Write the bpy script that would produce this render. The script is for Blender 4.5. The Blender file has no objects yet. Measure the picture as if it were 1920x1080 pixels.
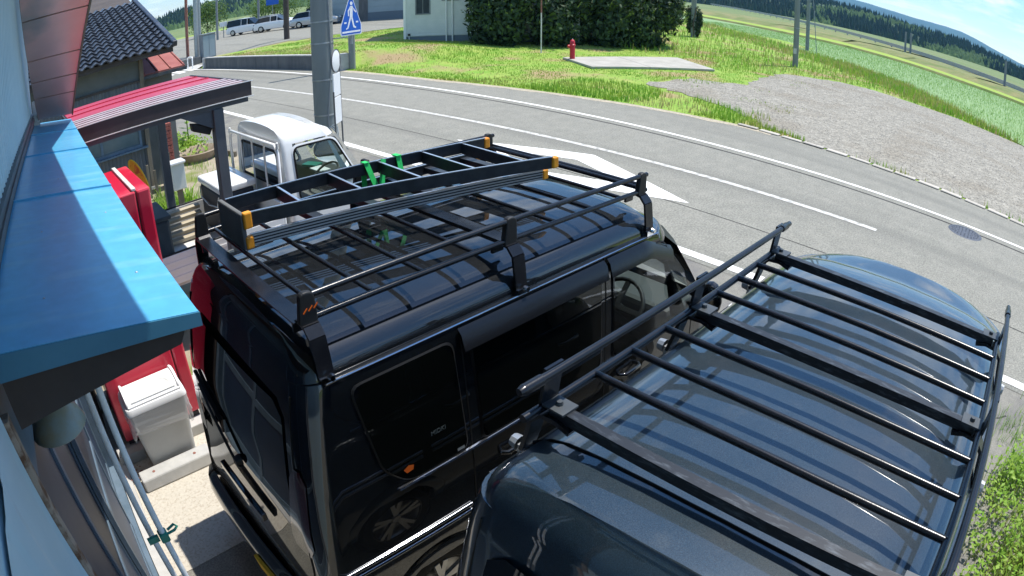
import bpy, bmesh, math, random
from mathutils import Vector, Matrix, noise
random.seed(7)
S = bpy.context.scene
COL = S.collection
R = math.radians

# ------------------------------------------------------------------ camera
cam = bpy.data.cameras.new('security_camera')
cam.type = 'PANO'
cam.panorama_type = 'FISHEYE_LENS_POLYNOMIAL'      # wide security lens with barrel distortion
cam.sensor_width = 36.0
cam.sensor_fit = 'HORIZONTAL'
cam.fisheye_fov = R(178)
cam.fisheye_polynomial_k0 = 0.0
cam.fisheye_polynomial_k1 = -0.774 / 18.0
cam.fisheye_polynomial_k2 = 0.0
cam.fisheye_polynomial_k3 = -0.065 / 18.0 ** 3
cam.fisheye_polynomial_k4 = 0.0
cam.clip_start = 0.02
cam.clip_end = 20000
co = bpy.data.objects.new('security_camera', cam)
COL.objects.link(co)
_p, _a = R(26.7), R(45.2)
_r = Matrix(((1, 0, 0), (0, math.sin(_p), -math.cos(_p)), (0, math.cos(_p), math.sin(_p))))
_m = Matrix(((math.sin(_a), math.cos(_a), 0), (-math.cos(_a), math.sin(_a), 0), (0, 0, 1)))
co.matrix_world = Matrix.Translation((0, 0, 3.0)) @ (_m @ _r).to_4x4()
S.camera = co

# ------------------------------------------------------------------ sun and sky
SH = Vector((-0.36, 0.08, -1.0)).normalized()      # the way the light travels
sun = bpy.data.lights.new('sun', 'SUN')
sun.energy = 4.2
sun.angle = R(0.53)
sun.color = (1.0, 0.955, 0.89)
so = bpy.data.objects.new('sun', sun)
COL.objects.link(so)
so.rotation_euler = SH.to_track_quat('-Z', 'Y').to_euler()
W = bpy.data.worlds.new('World')
S.world = W
W.use_nodes = True
nt = W.node_tree
nt.nodes.clear()
wo = nt.nodes.new('ShaderNodeOutputWorld')
bg = nt.nodes.new('ShaderNodeBackground')
bg.inputs['Strength'].default_value = 0.125
sky = nt.nodes.new('ShaderNodeTexSky')
sky.sky_type = 'NISHITA'
sky.sun_disc = False
sky.sun_elevation = math.asin(-SH.z)
sky.sun_rotation = math.atan2(-SH.x, -SH.y)
sky.air_density = 1.0
sky.dust_density = 0.25
sky.ozone_density = 2.6
tc = nt.nodes.new('ShaderNodeTexCoord')
sep = nt.nodes.new('ShaderNodeSeparateXYZ')
nt.links.new(tc.outputs['Generated'], sep.inputs[0])
zz = nt.nodes.new('ShaderNodeMath'); zz.operation = 'MAXIMUM'; zz.inputs[1].default_value = 0.0
nt.links.new(sep.outputs['Z'], zz.inputs[0])
za = nt.nodes.new('ShaderNodeMath'); za.operation = 'ADD'; za.inputs[1].default_value = 0.10
nt.links.new(zz.outputs[0], za.inputs[0])
dv = nt.nodes.new('ShaderNodeVectorMath'); dv.operation = 'DIVIDE'
cb = nt.nodes.new('ShaderNodeCombineXYZ')
for i in range(3):
    nt.links.new(za.outputs[0], cb.inputs[i])
nt.links.new(tc.outputs['Generated'], dv.inputs[0]); nt.links.new(cb.outputs[0], dv.inputs[1])
cn = nt.nodes.new('ShaderNodeTexNoise')
cn.inputs['Scale'].default_value = 1.9; cn.inputs['Detail'].default_value = 7; cn.inputs['Roughness'].default_value = 0.6
of = nt.nodes.new('ShaderNodeVectorMath'); of.operation = 'ADD'; of.inputs[1].default_value = (3.7, 1.3, 0.4)
nt.links.new(dv.outputs[0], of.inputs[0]); nt.links.new(of.outputs[0], cn.inputs['Vector'])
cr = nt.nodes.new('ShaderNodeValToRGB')
cr.color_ramp.elements[0].position = 0.50; cr.color_ramp.elements[0].color = (0, 0, 0, 1)
cr.color_ramp.elements[1].position = 0.68; cr.color_ramp.elements[1].color = (0.85, 0.85, 0.85, 1)
nt.links.new(cn.outputs['Fac'], cr.inputs[0])
mx = nt.nodes.new('ShaderNodeMixRGB')
mx.inputs[2].default_value = (7.5, 7.9, 8.4, 1)
nt.links.new(cr.outputs[0], mx.inputs[0]); sat = nt.nodes.new('ShaderNodeHueSaturation'); sat.inputs['Saturation'].default_value = 1.25
nt.links.new(sky.outputs[0], sat.inputs['Color']); nt.links.new(sat.outputs[0], mx.inputs[1])
nt.links.new(mx.outputs[0], bg.inputs[0])
nt.links.new(bg.outputs[0], wo.inputs[0])

S.view_settings.view_transform = 'Standard'
S.view_settings.look = 'None'
S.view_settings.exposure = 0.74
S.view_settings.gamma = 1.0
S.view_settings.use_curve_mapping = False
S.render.engine = 'CYCLES'
S.cycles.max_bounces = 8
S.cycles.use_denoising = True

# ------------------------------------------------------------------ materials
MATS = {}
def mat(name, col, col2=None, scale=6.0, rough=0.6, metal=0.0, coat=0.0, spec=0.5, bump=0.0, bscale=60.0,
        stretch=(1, 1, 1), detail=5, lo=0.35, hi=0.65, rnd=0.0, trans=0.0, ior=1.45, alpha=1.0, croughness=0.03, emit=0.0, col3=None, scale3=1.0, bdist=0.01, rvar=0.0, spk=0.0, spks=90.0, cior=1.5, st3=None, transl=0.0, dust=0.0):
    m = bpy.data.materials.new(name)
    m.use_nodes = True
    n = m.node_tree
    b = n.nodes['Principled BSDF']
    b.inputs['Roughness'].default_value = rough
    b.inputs['Metallic'].default_value = metal
    b.inputs['Coat Weight'].default_value = coat
    b.inputs['Coat Roughness'].default_value = croughness
    b.inputs['Coat IOR'].default_value = cior
    b.inputs['Specular IOR Level'].default_value = spec
    b.inputs['Transmission Weight'].default_value = trans
    b.inputs['IOR'].default_value = ior
    b.inputs['Alpha'].default_value = alpha
    b.inputs['Base Color'].default_value = (*col, 1)
    t = n.nodes.new('ShaderNodeTexCoord')
    mp = n.nodes.new('ShaderNodeMapping')
    mp.inputs['Scale'].default_value = stretch
    n.links.new(t.outputs['Object'], mp.inputs[0])
    out = None
    if col2:
        nz = n.nodes.new('ShaderNodeTexNoise')
        nz.inputs['Scale'].default_value = scale
        nz.inputs['Detail'].default_value = detail
        nz.inputs['Roughness'].default_value = 0.62
        n.links.new(mp.outputs[0], nz.inputs['Vector'])
        rp = n.nodes.new('ShaderNodeValToRGB')
        rp.color_ramp.elements[0].position = lo; rp.color_ramp.elements[0].color = (*col, 1)
        rp.color_ramp.elements[1].position = hi; rp.color_ramp.elements[1].color = (*col2, 1)
        n.links.new(nz.outputs['Fac'], rp.inputs[0])
        out = rp.outputs[0]
        if rvar:
            mr = n.nodes.new('ShaderNodeMapRange')
            mr.inputs[3].default_value = rough; mr.inputs[4].default_value = rough + rvar
            n.links.new(nz.outputs['Fac'], mr.inputs[0])
            n.links.new(mr.outputs[0], b.inputs['Roughness'])
    if col3:
        nz3 = n.nodes.new('ShaderNodeTexNoise')
        nz3.inputs['Scale'].default_value = scale3; nz3.inputs['Detail'].default_value = 4
        if st3:
            mp3 = n.nodes.new('ShaderNodeMapping'); mp3.inputs['Scale'].default_value = st3
            n.links.new(t.outputs['Object'], mp3.inputs[0]); n.links.new(mp3.outputs[0], nz3.inputs['Vector'])
        else:
            n.links.new(mp.outputs[0], nz3.inputs['Vector'])
        rp3 = n.nodes.new('ShaderNodeValToRGB')
        rp3.color_ramp.elements[0].position = 0.52; rp3.color_ramp.elements[1].position = 0.64
        n.links.new(nz3.outputs['Fac'], rp3.inputs[0])
        m3 = n.nodes.new('ShaderNodeMixRGB')
        n.links.new(rp3.outputs[0], m3.inputs[0]); n.links.new(out, m3.inputs[1]); m3.inputs[2].default_value = (*col3, 1)
        out = m3.outputs[0]
    if spk:
        ns = n.nodes.new('ShaderNodeTexNoise'); ns.inputs['Scale'].default_value = spks; ns.inputs['Detail'].default_value = 2
        n.links.new(mp.outputs[0], ns.inputs['Vector'])
        ms_ = n.nodes.new('ShaderNodeMapRange'); ms_.inputs[1].default_value = .3; ms_.inputs[2].default_value = .7
        ms_.inputs[3].default_value = 1 - spk; ms_.inputs[4].default_value = 1 + spk
        n.links.new(ns.outputs['Fac'], ms_.inputs[0])
        hs_ = n.nodes.new('ShaderNodeHueSaturation'); n.links.new(ms_.outputs[0], hs_.inputs['Value'])
        if out: n.links.new(out, hs_.inputs['Color'])
        else: hs_.inputs['Color'].default_value = (*col, 1)
        out = hs_.outputs[0]
    if rnd:
        oi = n.nodes.new('ShaderNodeObjectInfo')
        hs = n.nodes.new('ShaderNodeHueSaturation')
        mr = n.nodes.new('ShaderNodeMapRange')
        mr.inputs[3].default_value = 1 - rnd; mr.inputs[4].default_value = 1 + rnd
        n.links.new(oi.outputs['Random'], mr.inputs[0])
        n.links.new(mr.outputs[0], hs.inputs['Value'])
        if out: n.links.new(out, hs.inputs['Color'])
        else: hs.inputs['Color'].default_value = (*col, 1)
        out = hs.outputs[0]
    if out:
        n.links.new(out, b.inputs['Base Color'])
    if bump:
        nb = n.nodes.new('ShaderNodeTexNoise')
        nb.inputs['Scale'].default_value = bscale; nb.inputs['Detail'].default_value = 4
        n.links.new(mp.outputs[0], nb.inputs['Vector'])
        bp = n.nodes.new('ShaderNodeBump')
        bp.inputs['Strength'].default_value = bump; bp.inputs['Distance'].default_value = bdist
        n.links.new(nb.outputs['Fac'], bp.inputs['Height'])
        n.links.new(bp.outputs[0], b.inputs['Normal'])
    if emit:
        b.inputs['Emission Color'].default_value = (*col, 1); b.inputs['Emission Strength'].default_value = emit
    if dust:                                    # settled dust on upward faces
        ge = n.nodes.new('ShaderNodeNewGeometry'); sx = n.nodes.new('ShaderNodeSeparateXYZ'); n.links.new(ge.outputs['Normal'], sx.inputs[0])
        nd = n.nodes.new('ShaderNodeTexNoise'); nd.inputs['Scale'].default_value = 7; nd.inputs['Detail'].default_value = 8; nd.inputs['Roughness'].default_value = .75
        n.links.new(t.outputs['Object'], nd.inputs['Vector'])
        nr_ = n.nodes.new('ShaderNodeMapRange'); nr_.inputs[1].default_value = .30; nr_.inputs[2].default_value = .72; nr_.inputs[3].default_value = dust * .45; nr_.inputs[4].default_value = dust * 1.5
        n.links.new(nd.outputs['Fac'], nr_.inputs[0])
        n5 = n.nodes.new('ShaderNodeTexNoise'); n5.inputs['Scale'].default_value = 260; n5.inputs['Detail'].default_value = 1
        n.links.new(t.outputs['Object'], n5.inputs['Vector'])
        n6 = n.nodes.new('ShaderNodeMapRange'); n6.inputs[1].default_value = .35; n6.inputs[2].default_value = .68; n6.inputs[3].default_value = .45; n6.inputs[4].default_value = 1.9
        n.links.new(n5.outputs['Fac'], n6.inputs[0])
        m1 = n.nodes.new('ShaderNodeMath'); m1.operation = 'MULTIPLY'; m1.use_clamp = True
        pz = n.nodes.new('ShaderNodeMath'); pz.operation = 'MAXIMUM'; pz.inputs[1].default_value = .12; n.links.new(sx.outputs['Z'], pz.inputs[0])
        n.links.new(nr_.outputs[0], m1.inputs[0]); n.links.new(pz.outputs[0], m1.inputs[1])
        m2 = n.nodes.new('ShaderNodeMath'); m2.operation = 'MULTIPLY'; m2.use_clamp = True
        n.links.new(m1.outputs[0], m2.inputs[0]); n.links.new(n6.outputs[0], m2.inputs[1])
        df = n.nodes.new('ShaderNodeBsdfDiffuse'); df.inputs[0].default_value = (.36, .35, .31, 1)
        mxd = n.nodes.new('ShaderNodeMixShader'); n.links.new(m2.outputs[0], mxd.inputs[0])
        n.links.new(b.outputs[0], mxd.inputs[1]); n.links.new(df.outputs[0], mxd.inputs[2])
        n.links.new(mxd.outputs[0], n.nodes['Material Output'].inputs[0])
    if transl:
        tl = n.nodes.new('ShaderNodeBsdfTranslucent'); mxs = n.nodes.new('ShaderNodeMixShader'); mxs.inputs[0].default_value = transl
        if out: n.links.new(out, tl.inputs[0])
        else: tl.inputs[0].default_value = (*col, 1)
        om = n.nodes['Material Output']
        n.links.new(b.outputs[0], mxs.inputs[1]); n.links.new(tl.outputs[0], mxs.inputs[2]); n.links.new(mxs.outputs[0], om.inputs[0])
    MATS[name] = m
    return m

def glass(name, tint, rough=0.0, mixf=0.8):
    """thin pane: tinted transparency with a clear mirror reflection"""
    m = bpy.data.materials.new(name); m.use_nodes = True
    n = m.node_tree; n.nodes.clear()
    o = n.nodes.new('ShaderNodeOutputMaterial')
    tr = n.nodes.new('ShaderNodeBsdfTransparent'); tr.inputs[0].default_value = (*tint, 1)
    gl = n.nodes.new('ShaderNodeBsdfGlossy'); gl.inputs['Roughness'].default_value = rough
    gl.inputs[0].default_value = (0.9, 0.95, 1, 1)
    fr = n.nodes.new('ShaderNodeFresnel'); fr.inputs[0].default_value = 1.5
    ms = n.nodes.new('ShaderNodeMixShader')
    n.links.new(fr.outputs[0], ms.inputs[0]); n.links.new(tr.outputs[0], ms.inputs[1]); n.links.new(gl.outputs[0], ms.inputs[2])
    n.links.new(ms.outputs[0], o.inputs[0])
    MATS[name] = m
    return m

M = MATS
# paint and vehicle
mat('van_black', (0.0030, 0.0042, 0.0058), rough=0.5, coat=1.0, spec=0.05, croughness=0.008, cior=1.75, dust=.012)
mat('bright_lip', (0.42, 0.44, 0.47), rough=0.16, metal=1.0)
mat('van_blue_black', (0.0050, 0.0150, 0.024), (0.014, 0.033, 0.050), scale=420, detail=1, rough=0.38, metal=0.25, coat=1.0, spec=0.3, croughness=0.015, col3=(0.014, 0.024, 0.034), scale3=1.6, cior=1.75, spk=.5, spks=650, dust=.028)
mat('rack_black', (0.0045, 0.005, 0.007), (0.010, 0.011, 0.014), scale=14, rough=0.26, spec=0.5, bump=0.1, bscale=250, bdist=0.002)
mat('rack_scratched', (0.010, 0.013, 0.018), (0.075, 0.09, 0.105), scale=26, stretch=(3, .7, 3), lo=0.52, hi=0.75, rough=0.42, bump=0.1, bscale=200, bdist=0.002)
mat('plastic_black', (0.007, 0.007, 0.008), (0.013, 0.013, 0.013), scale=8, rough=0.55, bump=0.15, bscale=400, bdist=0.001)
mat('rubber', (0.004, 0.004, 0.004), rough=0.6, spec=.25)
mat('chrome', (0.75, 0.77, 0.80), rough=0.10, metal=1.0)
mat('alloy', (0.55, 0.54, 0.52), (0.40, 0.39, 0.37), scale=9, rough=0.30, metal=0.8)
mat('privacy_glass', (0.0022, 0.0028, 0.0026), rough=0.02, coat=0.0, spec=0.55)
mat('tail_red', (0.045, 0.006, 0.006), rough=0.12, coat=1)
mat('lamp_orange', (0.50, 0.10, 0.015), rough=0.2, coat=1)
mat('seat_grey', (0.10, 0.10, 0.095), (0.14, 0.14, 0.13), scale=20, rough=0.9)
mat('dash_grey', (0.055, 0.057, 0.055), rough=0.7)
glass('clear_glass', (0.72, 0.80, 0.78))
mat('visor_glass', (0.008, 0.009, 0.011), rough=0.22, spec=.4)
glass('house_glass', (0.30, 0.36, 0.37))
mat('white_paint', (0.80, 0.80, 0.78), (0.74, 0.74, 0.71), scale=2.5, rough=0.28, coat=0.6)
mat('white_dirty', (0.66, 0.66, 0.63), (0.48, 0.47, 0.43), scale=5, rough=0.55)
mat('car_silver', (0.42, 0.44, 0.46), rough=0.25, metal=0.5, coat=1)
mat('car_dark', (0.02, 0.022, 0.028), rough=0.25, coat=1)
# ladder
mat('ladder_alu', (0.030, 0.034, 0.040), (0.048, 0.052, 0.058), scale=18, rough=0.38, metal=0.4)
mat('ladder_edge', (0.70, 0.71, 0.72), rough=0.28, metal=0.9)
mat('ladder_orange', (0.80, 0.33, 0.015), (0.66, 0.24, 0.012), scale=14, rough=0.45)
mat('strap_green', (0.02, 0.55, 0.12), (0.02, 0.42, 0.10), scale=40, rough=0.7)
# shop
mat('awning_blue', (0.060, 0.315, 0.53), (0.080, 0.355, 0.57), scale=2.2, rough=0.30, spec=0.9, col3=(0.115, 0.375, 0.55), scale3=6.0, st3=(.35, 2.5, 1), bump=0.10, bscale=2.2, bdist=0.012, spk=.07, spks=25)
mat('awning_edge', (0.03, 0.14, 0.22), (0.045, 0.17, 0.26), scale=6, rough=0.5)
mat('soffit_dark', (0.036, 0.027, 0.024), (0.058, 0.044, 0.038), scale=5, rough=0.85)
mat('siding_blue', (0.40, 0.53, 0.58), (0.46, 0.58, 0.62), scale=3, rough=0.5)
mat('flashing', (0.050, 0.058, 0.066), (0.085, 0.095, 0.10), scale=7, rough=0.45, metal=0.4)
mat('pink_metal', (0.68, 0.40, 0.345), (0.60, 0.35, 0.30), scale=2.4, rough=0.40, metal=0.25, col3=(0.36, 0.29, 0.26), scale3=1.6)
mat('rust_trim', (0.34, 0.27, 0.21), (0.13, 0.065, 0.035), scale=18, lo=.45, hi=.62, rough=0.8)
mat('aluminium', (0.12, 0.17, 0.22), (0.085, 0.13, 0.17), scale=8, rough=0.55, metal=0.1)
mat('kick_blue', (0.022, 0.042, 0.078), (0.030, 0.052, 0.09), scale=4, rough=0.5)
mat('lamp_dome', (0.28, 0.33, 0.30), (0.32, 0.27, 0.16), scale=9, rough=0.35)
mat('pole_white', (0.82, 0.82, 0.80), (0.62, 0.62, 0.61), scale=10, rough=0.3)
mat('clip_green', (0.02, 0.20, 0.14), rough=0.4)
# vending machine and bin
mat('vend_red', (0.62, 0.010, 0.045), (0.52, 0.012, 0.045), scale=3, rough=0.35, coat=0.3, col3=(0.66, 0.06, 0.09), scale3=3.5)
mat('vend_dark', (0.02, 0.02, 0.022), rough=0.6)
mat('bin_grey', (0.56, 0.56, 0.53), (0.50, 0.50, 0.475), scale=4, rough=0.5)
mat('bin_white', (0.80, 0.80, 0.79), rough=0.45)
mat('flap_grey', (0.52, 0.53, 0.51), rough=0.5)
def bagmat():
    m = bpy.data.materials.new('clear_bag'); m.use_nodes = True
    n = m.node_tree; n.nodes.clear()
    o = n.nodes.new('ShaderNodeOutputMaterial')
    tr = n.nodes.new('ShaderNodeBsdfTransparent'); tr.inputs[0].default_value = (.93, .93, .93, 1)
    gl = n.nodes.new('ShaderNodeBsdfPrincipled'); gl.inputs['Base Color'].default_value = (.8, .8, .8, 1); gl.inputs['Roughness'].default_value = .12
    ms = n.nodes.new('ShaderNodeMixShader'); ms.inputs[0].default_value = .42
    n.links.new(tr.outputs[0], ms.inputs[1]); n.links.new(gl.outputs[0], ms.inputs[2]); n.links.new(ms.outputs[0], o.inputs[0])
    MATS['clear_bag'] = m
bagmat()
mat('banner_orange', (0.85, 0.36, 0.02), (0.62, 0.10, 0.03), scale=16, lo=.5, hi=.6, rough=0.7)
mat('banner_yellow', (0.85, 0.50, 0.03), rough=0.7)
# ground
mat('asphalt_road', (0.190, 0.187, 0.158), (0.226, 0.220, 0.186), spk=.30, spks=38, scale=3.0, rough=0.9, bump=0.35, bscale=120, bdist=0.006, col3=(0.172, 0.169, 0.144), scale3=0.9, st3=(1, .06, 1))
mat('asphalt_lot', (0.170, 0.164, 0.139), (0.212, 0.202, 0.171), spk=.3, spks=80, scale=9.0, rough=0.92, bump=0.45, bscale=140, bdist=0.006, col3=(0.148, 0.142, 0.130), scale3=1.6)
mat('concrete_pad', (0.42, 0.385, 0.32), (0.49, 0.45, 0.375), scale=45, rough=0.9, bump=0.3, bscale=180, bdist=0.003, col3=(0.37, 0.33, 0.265), scale3=60)
mat('concrete', (0.36, 0.355, 0.335), (0.46, 0.45, 0.42), scale=5, rough=0.88, bump=0.25, bscale=90, bdist=0.004)
mat('concrete_pole', (0.175, 0.20, 0.195), (0.215, 0.235, 0.225), scale=3, stretch=(1, 1, .3), rough=0.85, bump=0.1, bscale=80)
mat('concrete_dark', (0.085, 0.09, 0.092), (0.14, 0.14, 0.135), scale=2.2, stretch=(1, 1, .25), rough=0.9)
mat('line_white', (0.80, 0.79, 0.75), (0.42, 0.41, 0.37), scale=7, detail=9, rough=0.75, lo=.50, hi=.74)
mat('line_worn', (0.50, 0.49, 0.45), (0.25, 0.245, 0.22), scale=9, detail=9, rough=0.85, lo=.47, hi=.66)
mat('seam_dark', (0.028, 0.027, 0.025), (0.06, 0.058, 0.053), scale=8, rough=0.95)
mat('kerb_stone', (0.46, 0.43, 0.37), (0.36, 0.33, 0.28), scale=4, rough=0.9, rnd=.12, bump=.3, bscale=50)
mat('iron', (0.055, 0.065, 0.085), (0.09, 0.10, 0.12), scale=30, rough=0.6, metal=.4)
mat('gravel', (0.205, 0.192, 0.158), (0.285, 0.267, 0.222), spk=.35, spks=16, scale=3, detail=9, rough=0.95, bump=0.6, bscale=26, bdist=0.02, col3=(0.215, 0.195, 0.155), scale3=0.55)
mat('pebble', (0.205, 0.192, 0.162), (0.30, 0.283, 0.24), scale=5, rough=0.9)
mat('road_dust', (0.42, 0.37, 0.28), (0.30, 0.265, 0.20), scale=6, detail=8, rough=1, spk=.25, spks=30)
mat('slab', (0.40, 0.38, 0.335), (0.31, 0.295, 0.255), scale=1.5, rough=0.85)
mat('verge_soil', (0.15, 0.29, 0.030), (0.26, 0.335, 0.065), scale=1.2, rough=1, bump=.6, bscale=14, bdist=.03, col3=(0.30, 0.225, 0.115), scale3=0.45)
mat('far_ground', (0.10, 0.16, 0.045), (0.16, 0.185, 0.07), scale=0.02, rough=1)
mat('dirt', (0.25, 0.215, 0.15), (0.34, 0.295, 0.215), scale=3, rough=1, bump=.5, bscale=30, bdist=.02, col3=(0.17, 0.19, 0.06), scale3=1.1)
mat('grass_blade', (0.15, 0.35, 0.028), (0.31, 0.43, 0.060), scale=0.9, rough=0.75, col3=(0.36, 0.37, 0.10), scale3=0.38, transl=.45)
mat('dry_grass', (0.48, 0.39, 0.18), (0.36, 0.32, 0.12), scale=1.5, rough=0.9, transl=.35)
mat('weed_leaf', (0.18, 0.36, 0.028), (0.32, 0.46, 0.06), scale=5, rough=0.6, transl=.4)
mat('paddy', (0.17, 0.27, 0.085), (0.195, 0.295, 0.115), scale=0.12, rough=0.6, spec=.3, bump=.3, bscale=3, bdist=.05)
mat('paddy_far', (0.21, 0.31, 0.03), (0.25, 0.34, 0.04), scale=0.1, rough=0.9)
mat('bund', (0.10, 0.15, 0.035), (0.22, 0.20, 0.085), scale=.3, rough=1)
mat('rice', (0.16, 0.33, 0.05), (0.21, 0.38, 0.08), scale=.3, rough=.6, transl=.45)
# vegetation
mat('yew_leaf', (0.009, 0.027, 0.009), (0.034, 0.074, 0.016), scale=1.0, rough=0.7)
mat('yew_tip', (0.065, 0.13, 0.024), (0.13, 0.20, 0.035), scale=2.5, rough=0.7, transl=.35)
mat('bark', (0.075, 0.055, 0.04), (0.12, 0.09, 0.065), scale=10, stretch=(1, 1, .2), rough=0.95)
mat('bush_leaf', (0.05, 0.11, 0.02), (0.12, 0.20, 0.035), scale=2, rough=.7, transl=.35)
mat('cedar', (0.010, 0.034, 0.024), (0.028, 0.066, 0.036), scale=.05, rough=1)
mat('forest_floor', (0.016, 0.036, 0.022), (0.040, 0.075, 0.032), scale=.03, rough=1)
mat('broadleaf_far', (0.045, 0.095, 0.028), (0.075, 0.13, 0.035), scale=.04, rough=1)
mat('mountain', (0.014, 0.050, 0.052), (0.024, 0.070, 0.066), scale=.004, rough=1)
# houses
mat('kawara', (0.020, 0.023, 0.030), (0.050, 0.056, 0.068), scale=9, rough=0.28, rnd=.35, spec=.6)
mat('wall_grey', (0.11, 0.125, 0.12), (0.145, 0.155, 0.15), scale=3, rough=.85)
mat('corrugated', (0.10, 0.115, 0.13), (0.145, 0.155, 0.165), scale=4, stretch=(1, 1, .3), rough=.55, metal=.3)
mat('wood_grey', (0.20, 0.17, 0.125), (0.13, 0.11, 0.08), scale=7, stretch=(1, 1, .2), rough=.9)
mat('wood_dark', (0.048, 0.040, 0.036), (0.075, 0.062, 0.055), scale=7, stretch=(.3, 1, 1), rough=.75)
mat('canopy_brown', (0.040, 0.033, 0.035), (0.060, 0.048, 0.050), scale=5, rough=.5)
mat('canopy_red', (0.56, 0.040, 0.075), (0.48, 0.035, 0.065), scale=3, rough=.32, metal=.2)
mat('glare_pale', (0.66, 0.54, 0.52), (0.58, 0.42, 0.42), scale=5, rough=.35, metal=.2)
mat('canopy_post', (0.068, 0.082, 0.098), (0.090, 0.102, 0.115), scale=6, rough=.5)
mat('roof_brick', (0.26, 0.075, 0.062), (0.34, 0.12, 0.095), scale=3, rough=.6)
mat('cream_siding', (0.62, 0.64, 0.60), (0.56, 0.59, 0.55), scale=2.5, rough=.7)
mat('warehouse', (0.27, 0.335, 0.35), (0.31, 0.37, 0.385), scale=.6, rough=.7)
mat('warehouse_base', (0.13, 0.165, 0.19), rough=.8)
mat('white_trim', (0.78, 0.78, 0.75), rough=.5)
mat('house_pane', (0.09, 0.13, 0.14), (0.13, 0.17, 0.175), scale=2, rough=.12)
mat('door_panel', (0.020, 0.036, 0.060), (0.028, 0.046, 0.075), scale=3, rough=.5)
mat('dark_pane', (0.03, 0.04, 0.048), (0.05, 0.065, 0.075), scale=3, rough=.08)
mat('brick_red', (0.24, 0.07, 0.055), (0.33, 0.11, 0.085), scale=6, rough=.85)
mat('galvanized', (0.40, 0.42, 0.43), (0.33, 0.35, 0.36), scale=6, rough=.4, metal=.6)
mat('steel_grey', (0.17, 0.19, 0.20), (0.22, 0.24, 0.25), scale=4, rough=.6)
mat('pole_brown', (0.050, 0.040, 0.040), (0.075, 0.06, 0.055), scale=4, rough=.8)
mat('hydrant_red', (0.50, 0.010, 0.030), (0.40, 0.012, 0.03), scale=8, rough=.4)
mat('rust_post', (0.20, 0.075, 0.055), (0.28, 0.14, 0.11), scale=8, rough=.85)
mat('sign_blue', (0.012, 0.11, 0.50), rough=.35)
mat('sign_white', (0.82, 0.82, 0.82), rough=.35)
mat('board_white', (0.76, 0.76, 0.75), (0.62, 0.64, 0.66), scale=24, stretch=(1, 1, 6), lo=.5, hi=.72, rough=.45)
mat('sign_red', (0.55, 0.05, 0.05), rough=.4)
mat('cooler_dark', (0.020, 0.022, 0.030), (0.03, 0.032, 0.04), scale=9, rough=.55)
mat('crate_dark', (0.035, 0.050, 0.055), (0.055, 0.07, 0.075), scale=6, rough=.6)
mat('plank', (0.42, 0.37, 0.27), (0.33, 0.28, 0.20), scale=6, stretch=(.3, 1, 1), rough=.85)
mat('terracotta', (0.33, 0.27, 0.20), (0.26, 0.2, 0.15), scale=8, rough=.9)

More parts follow.
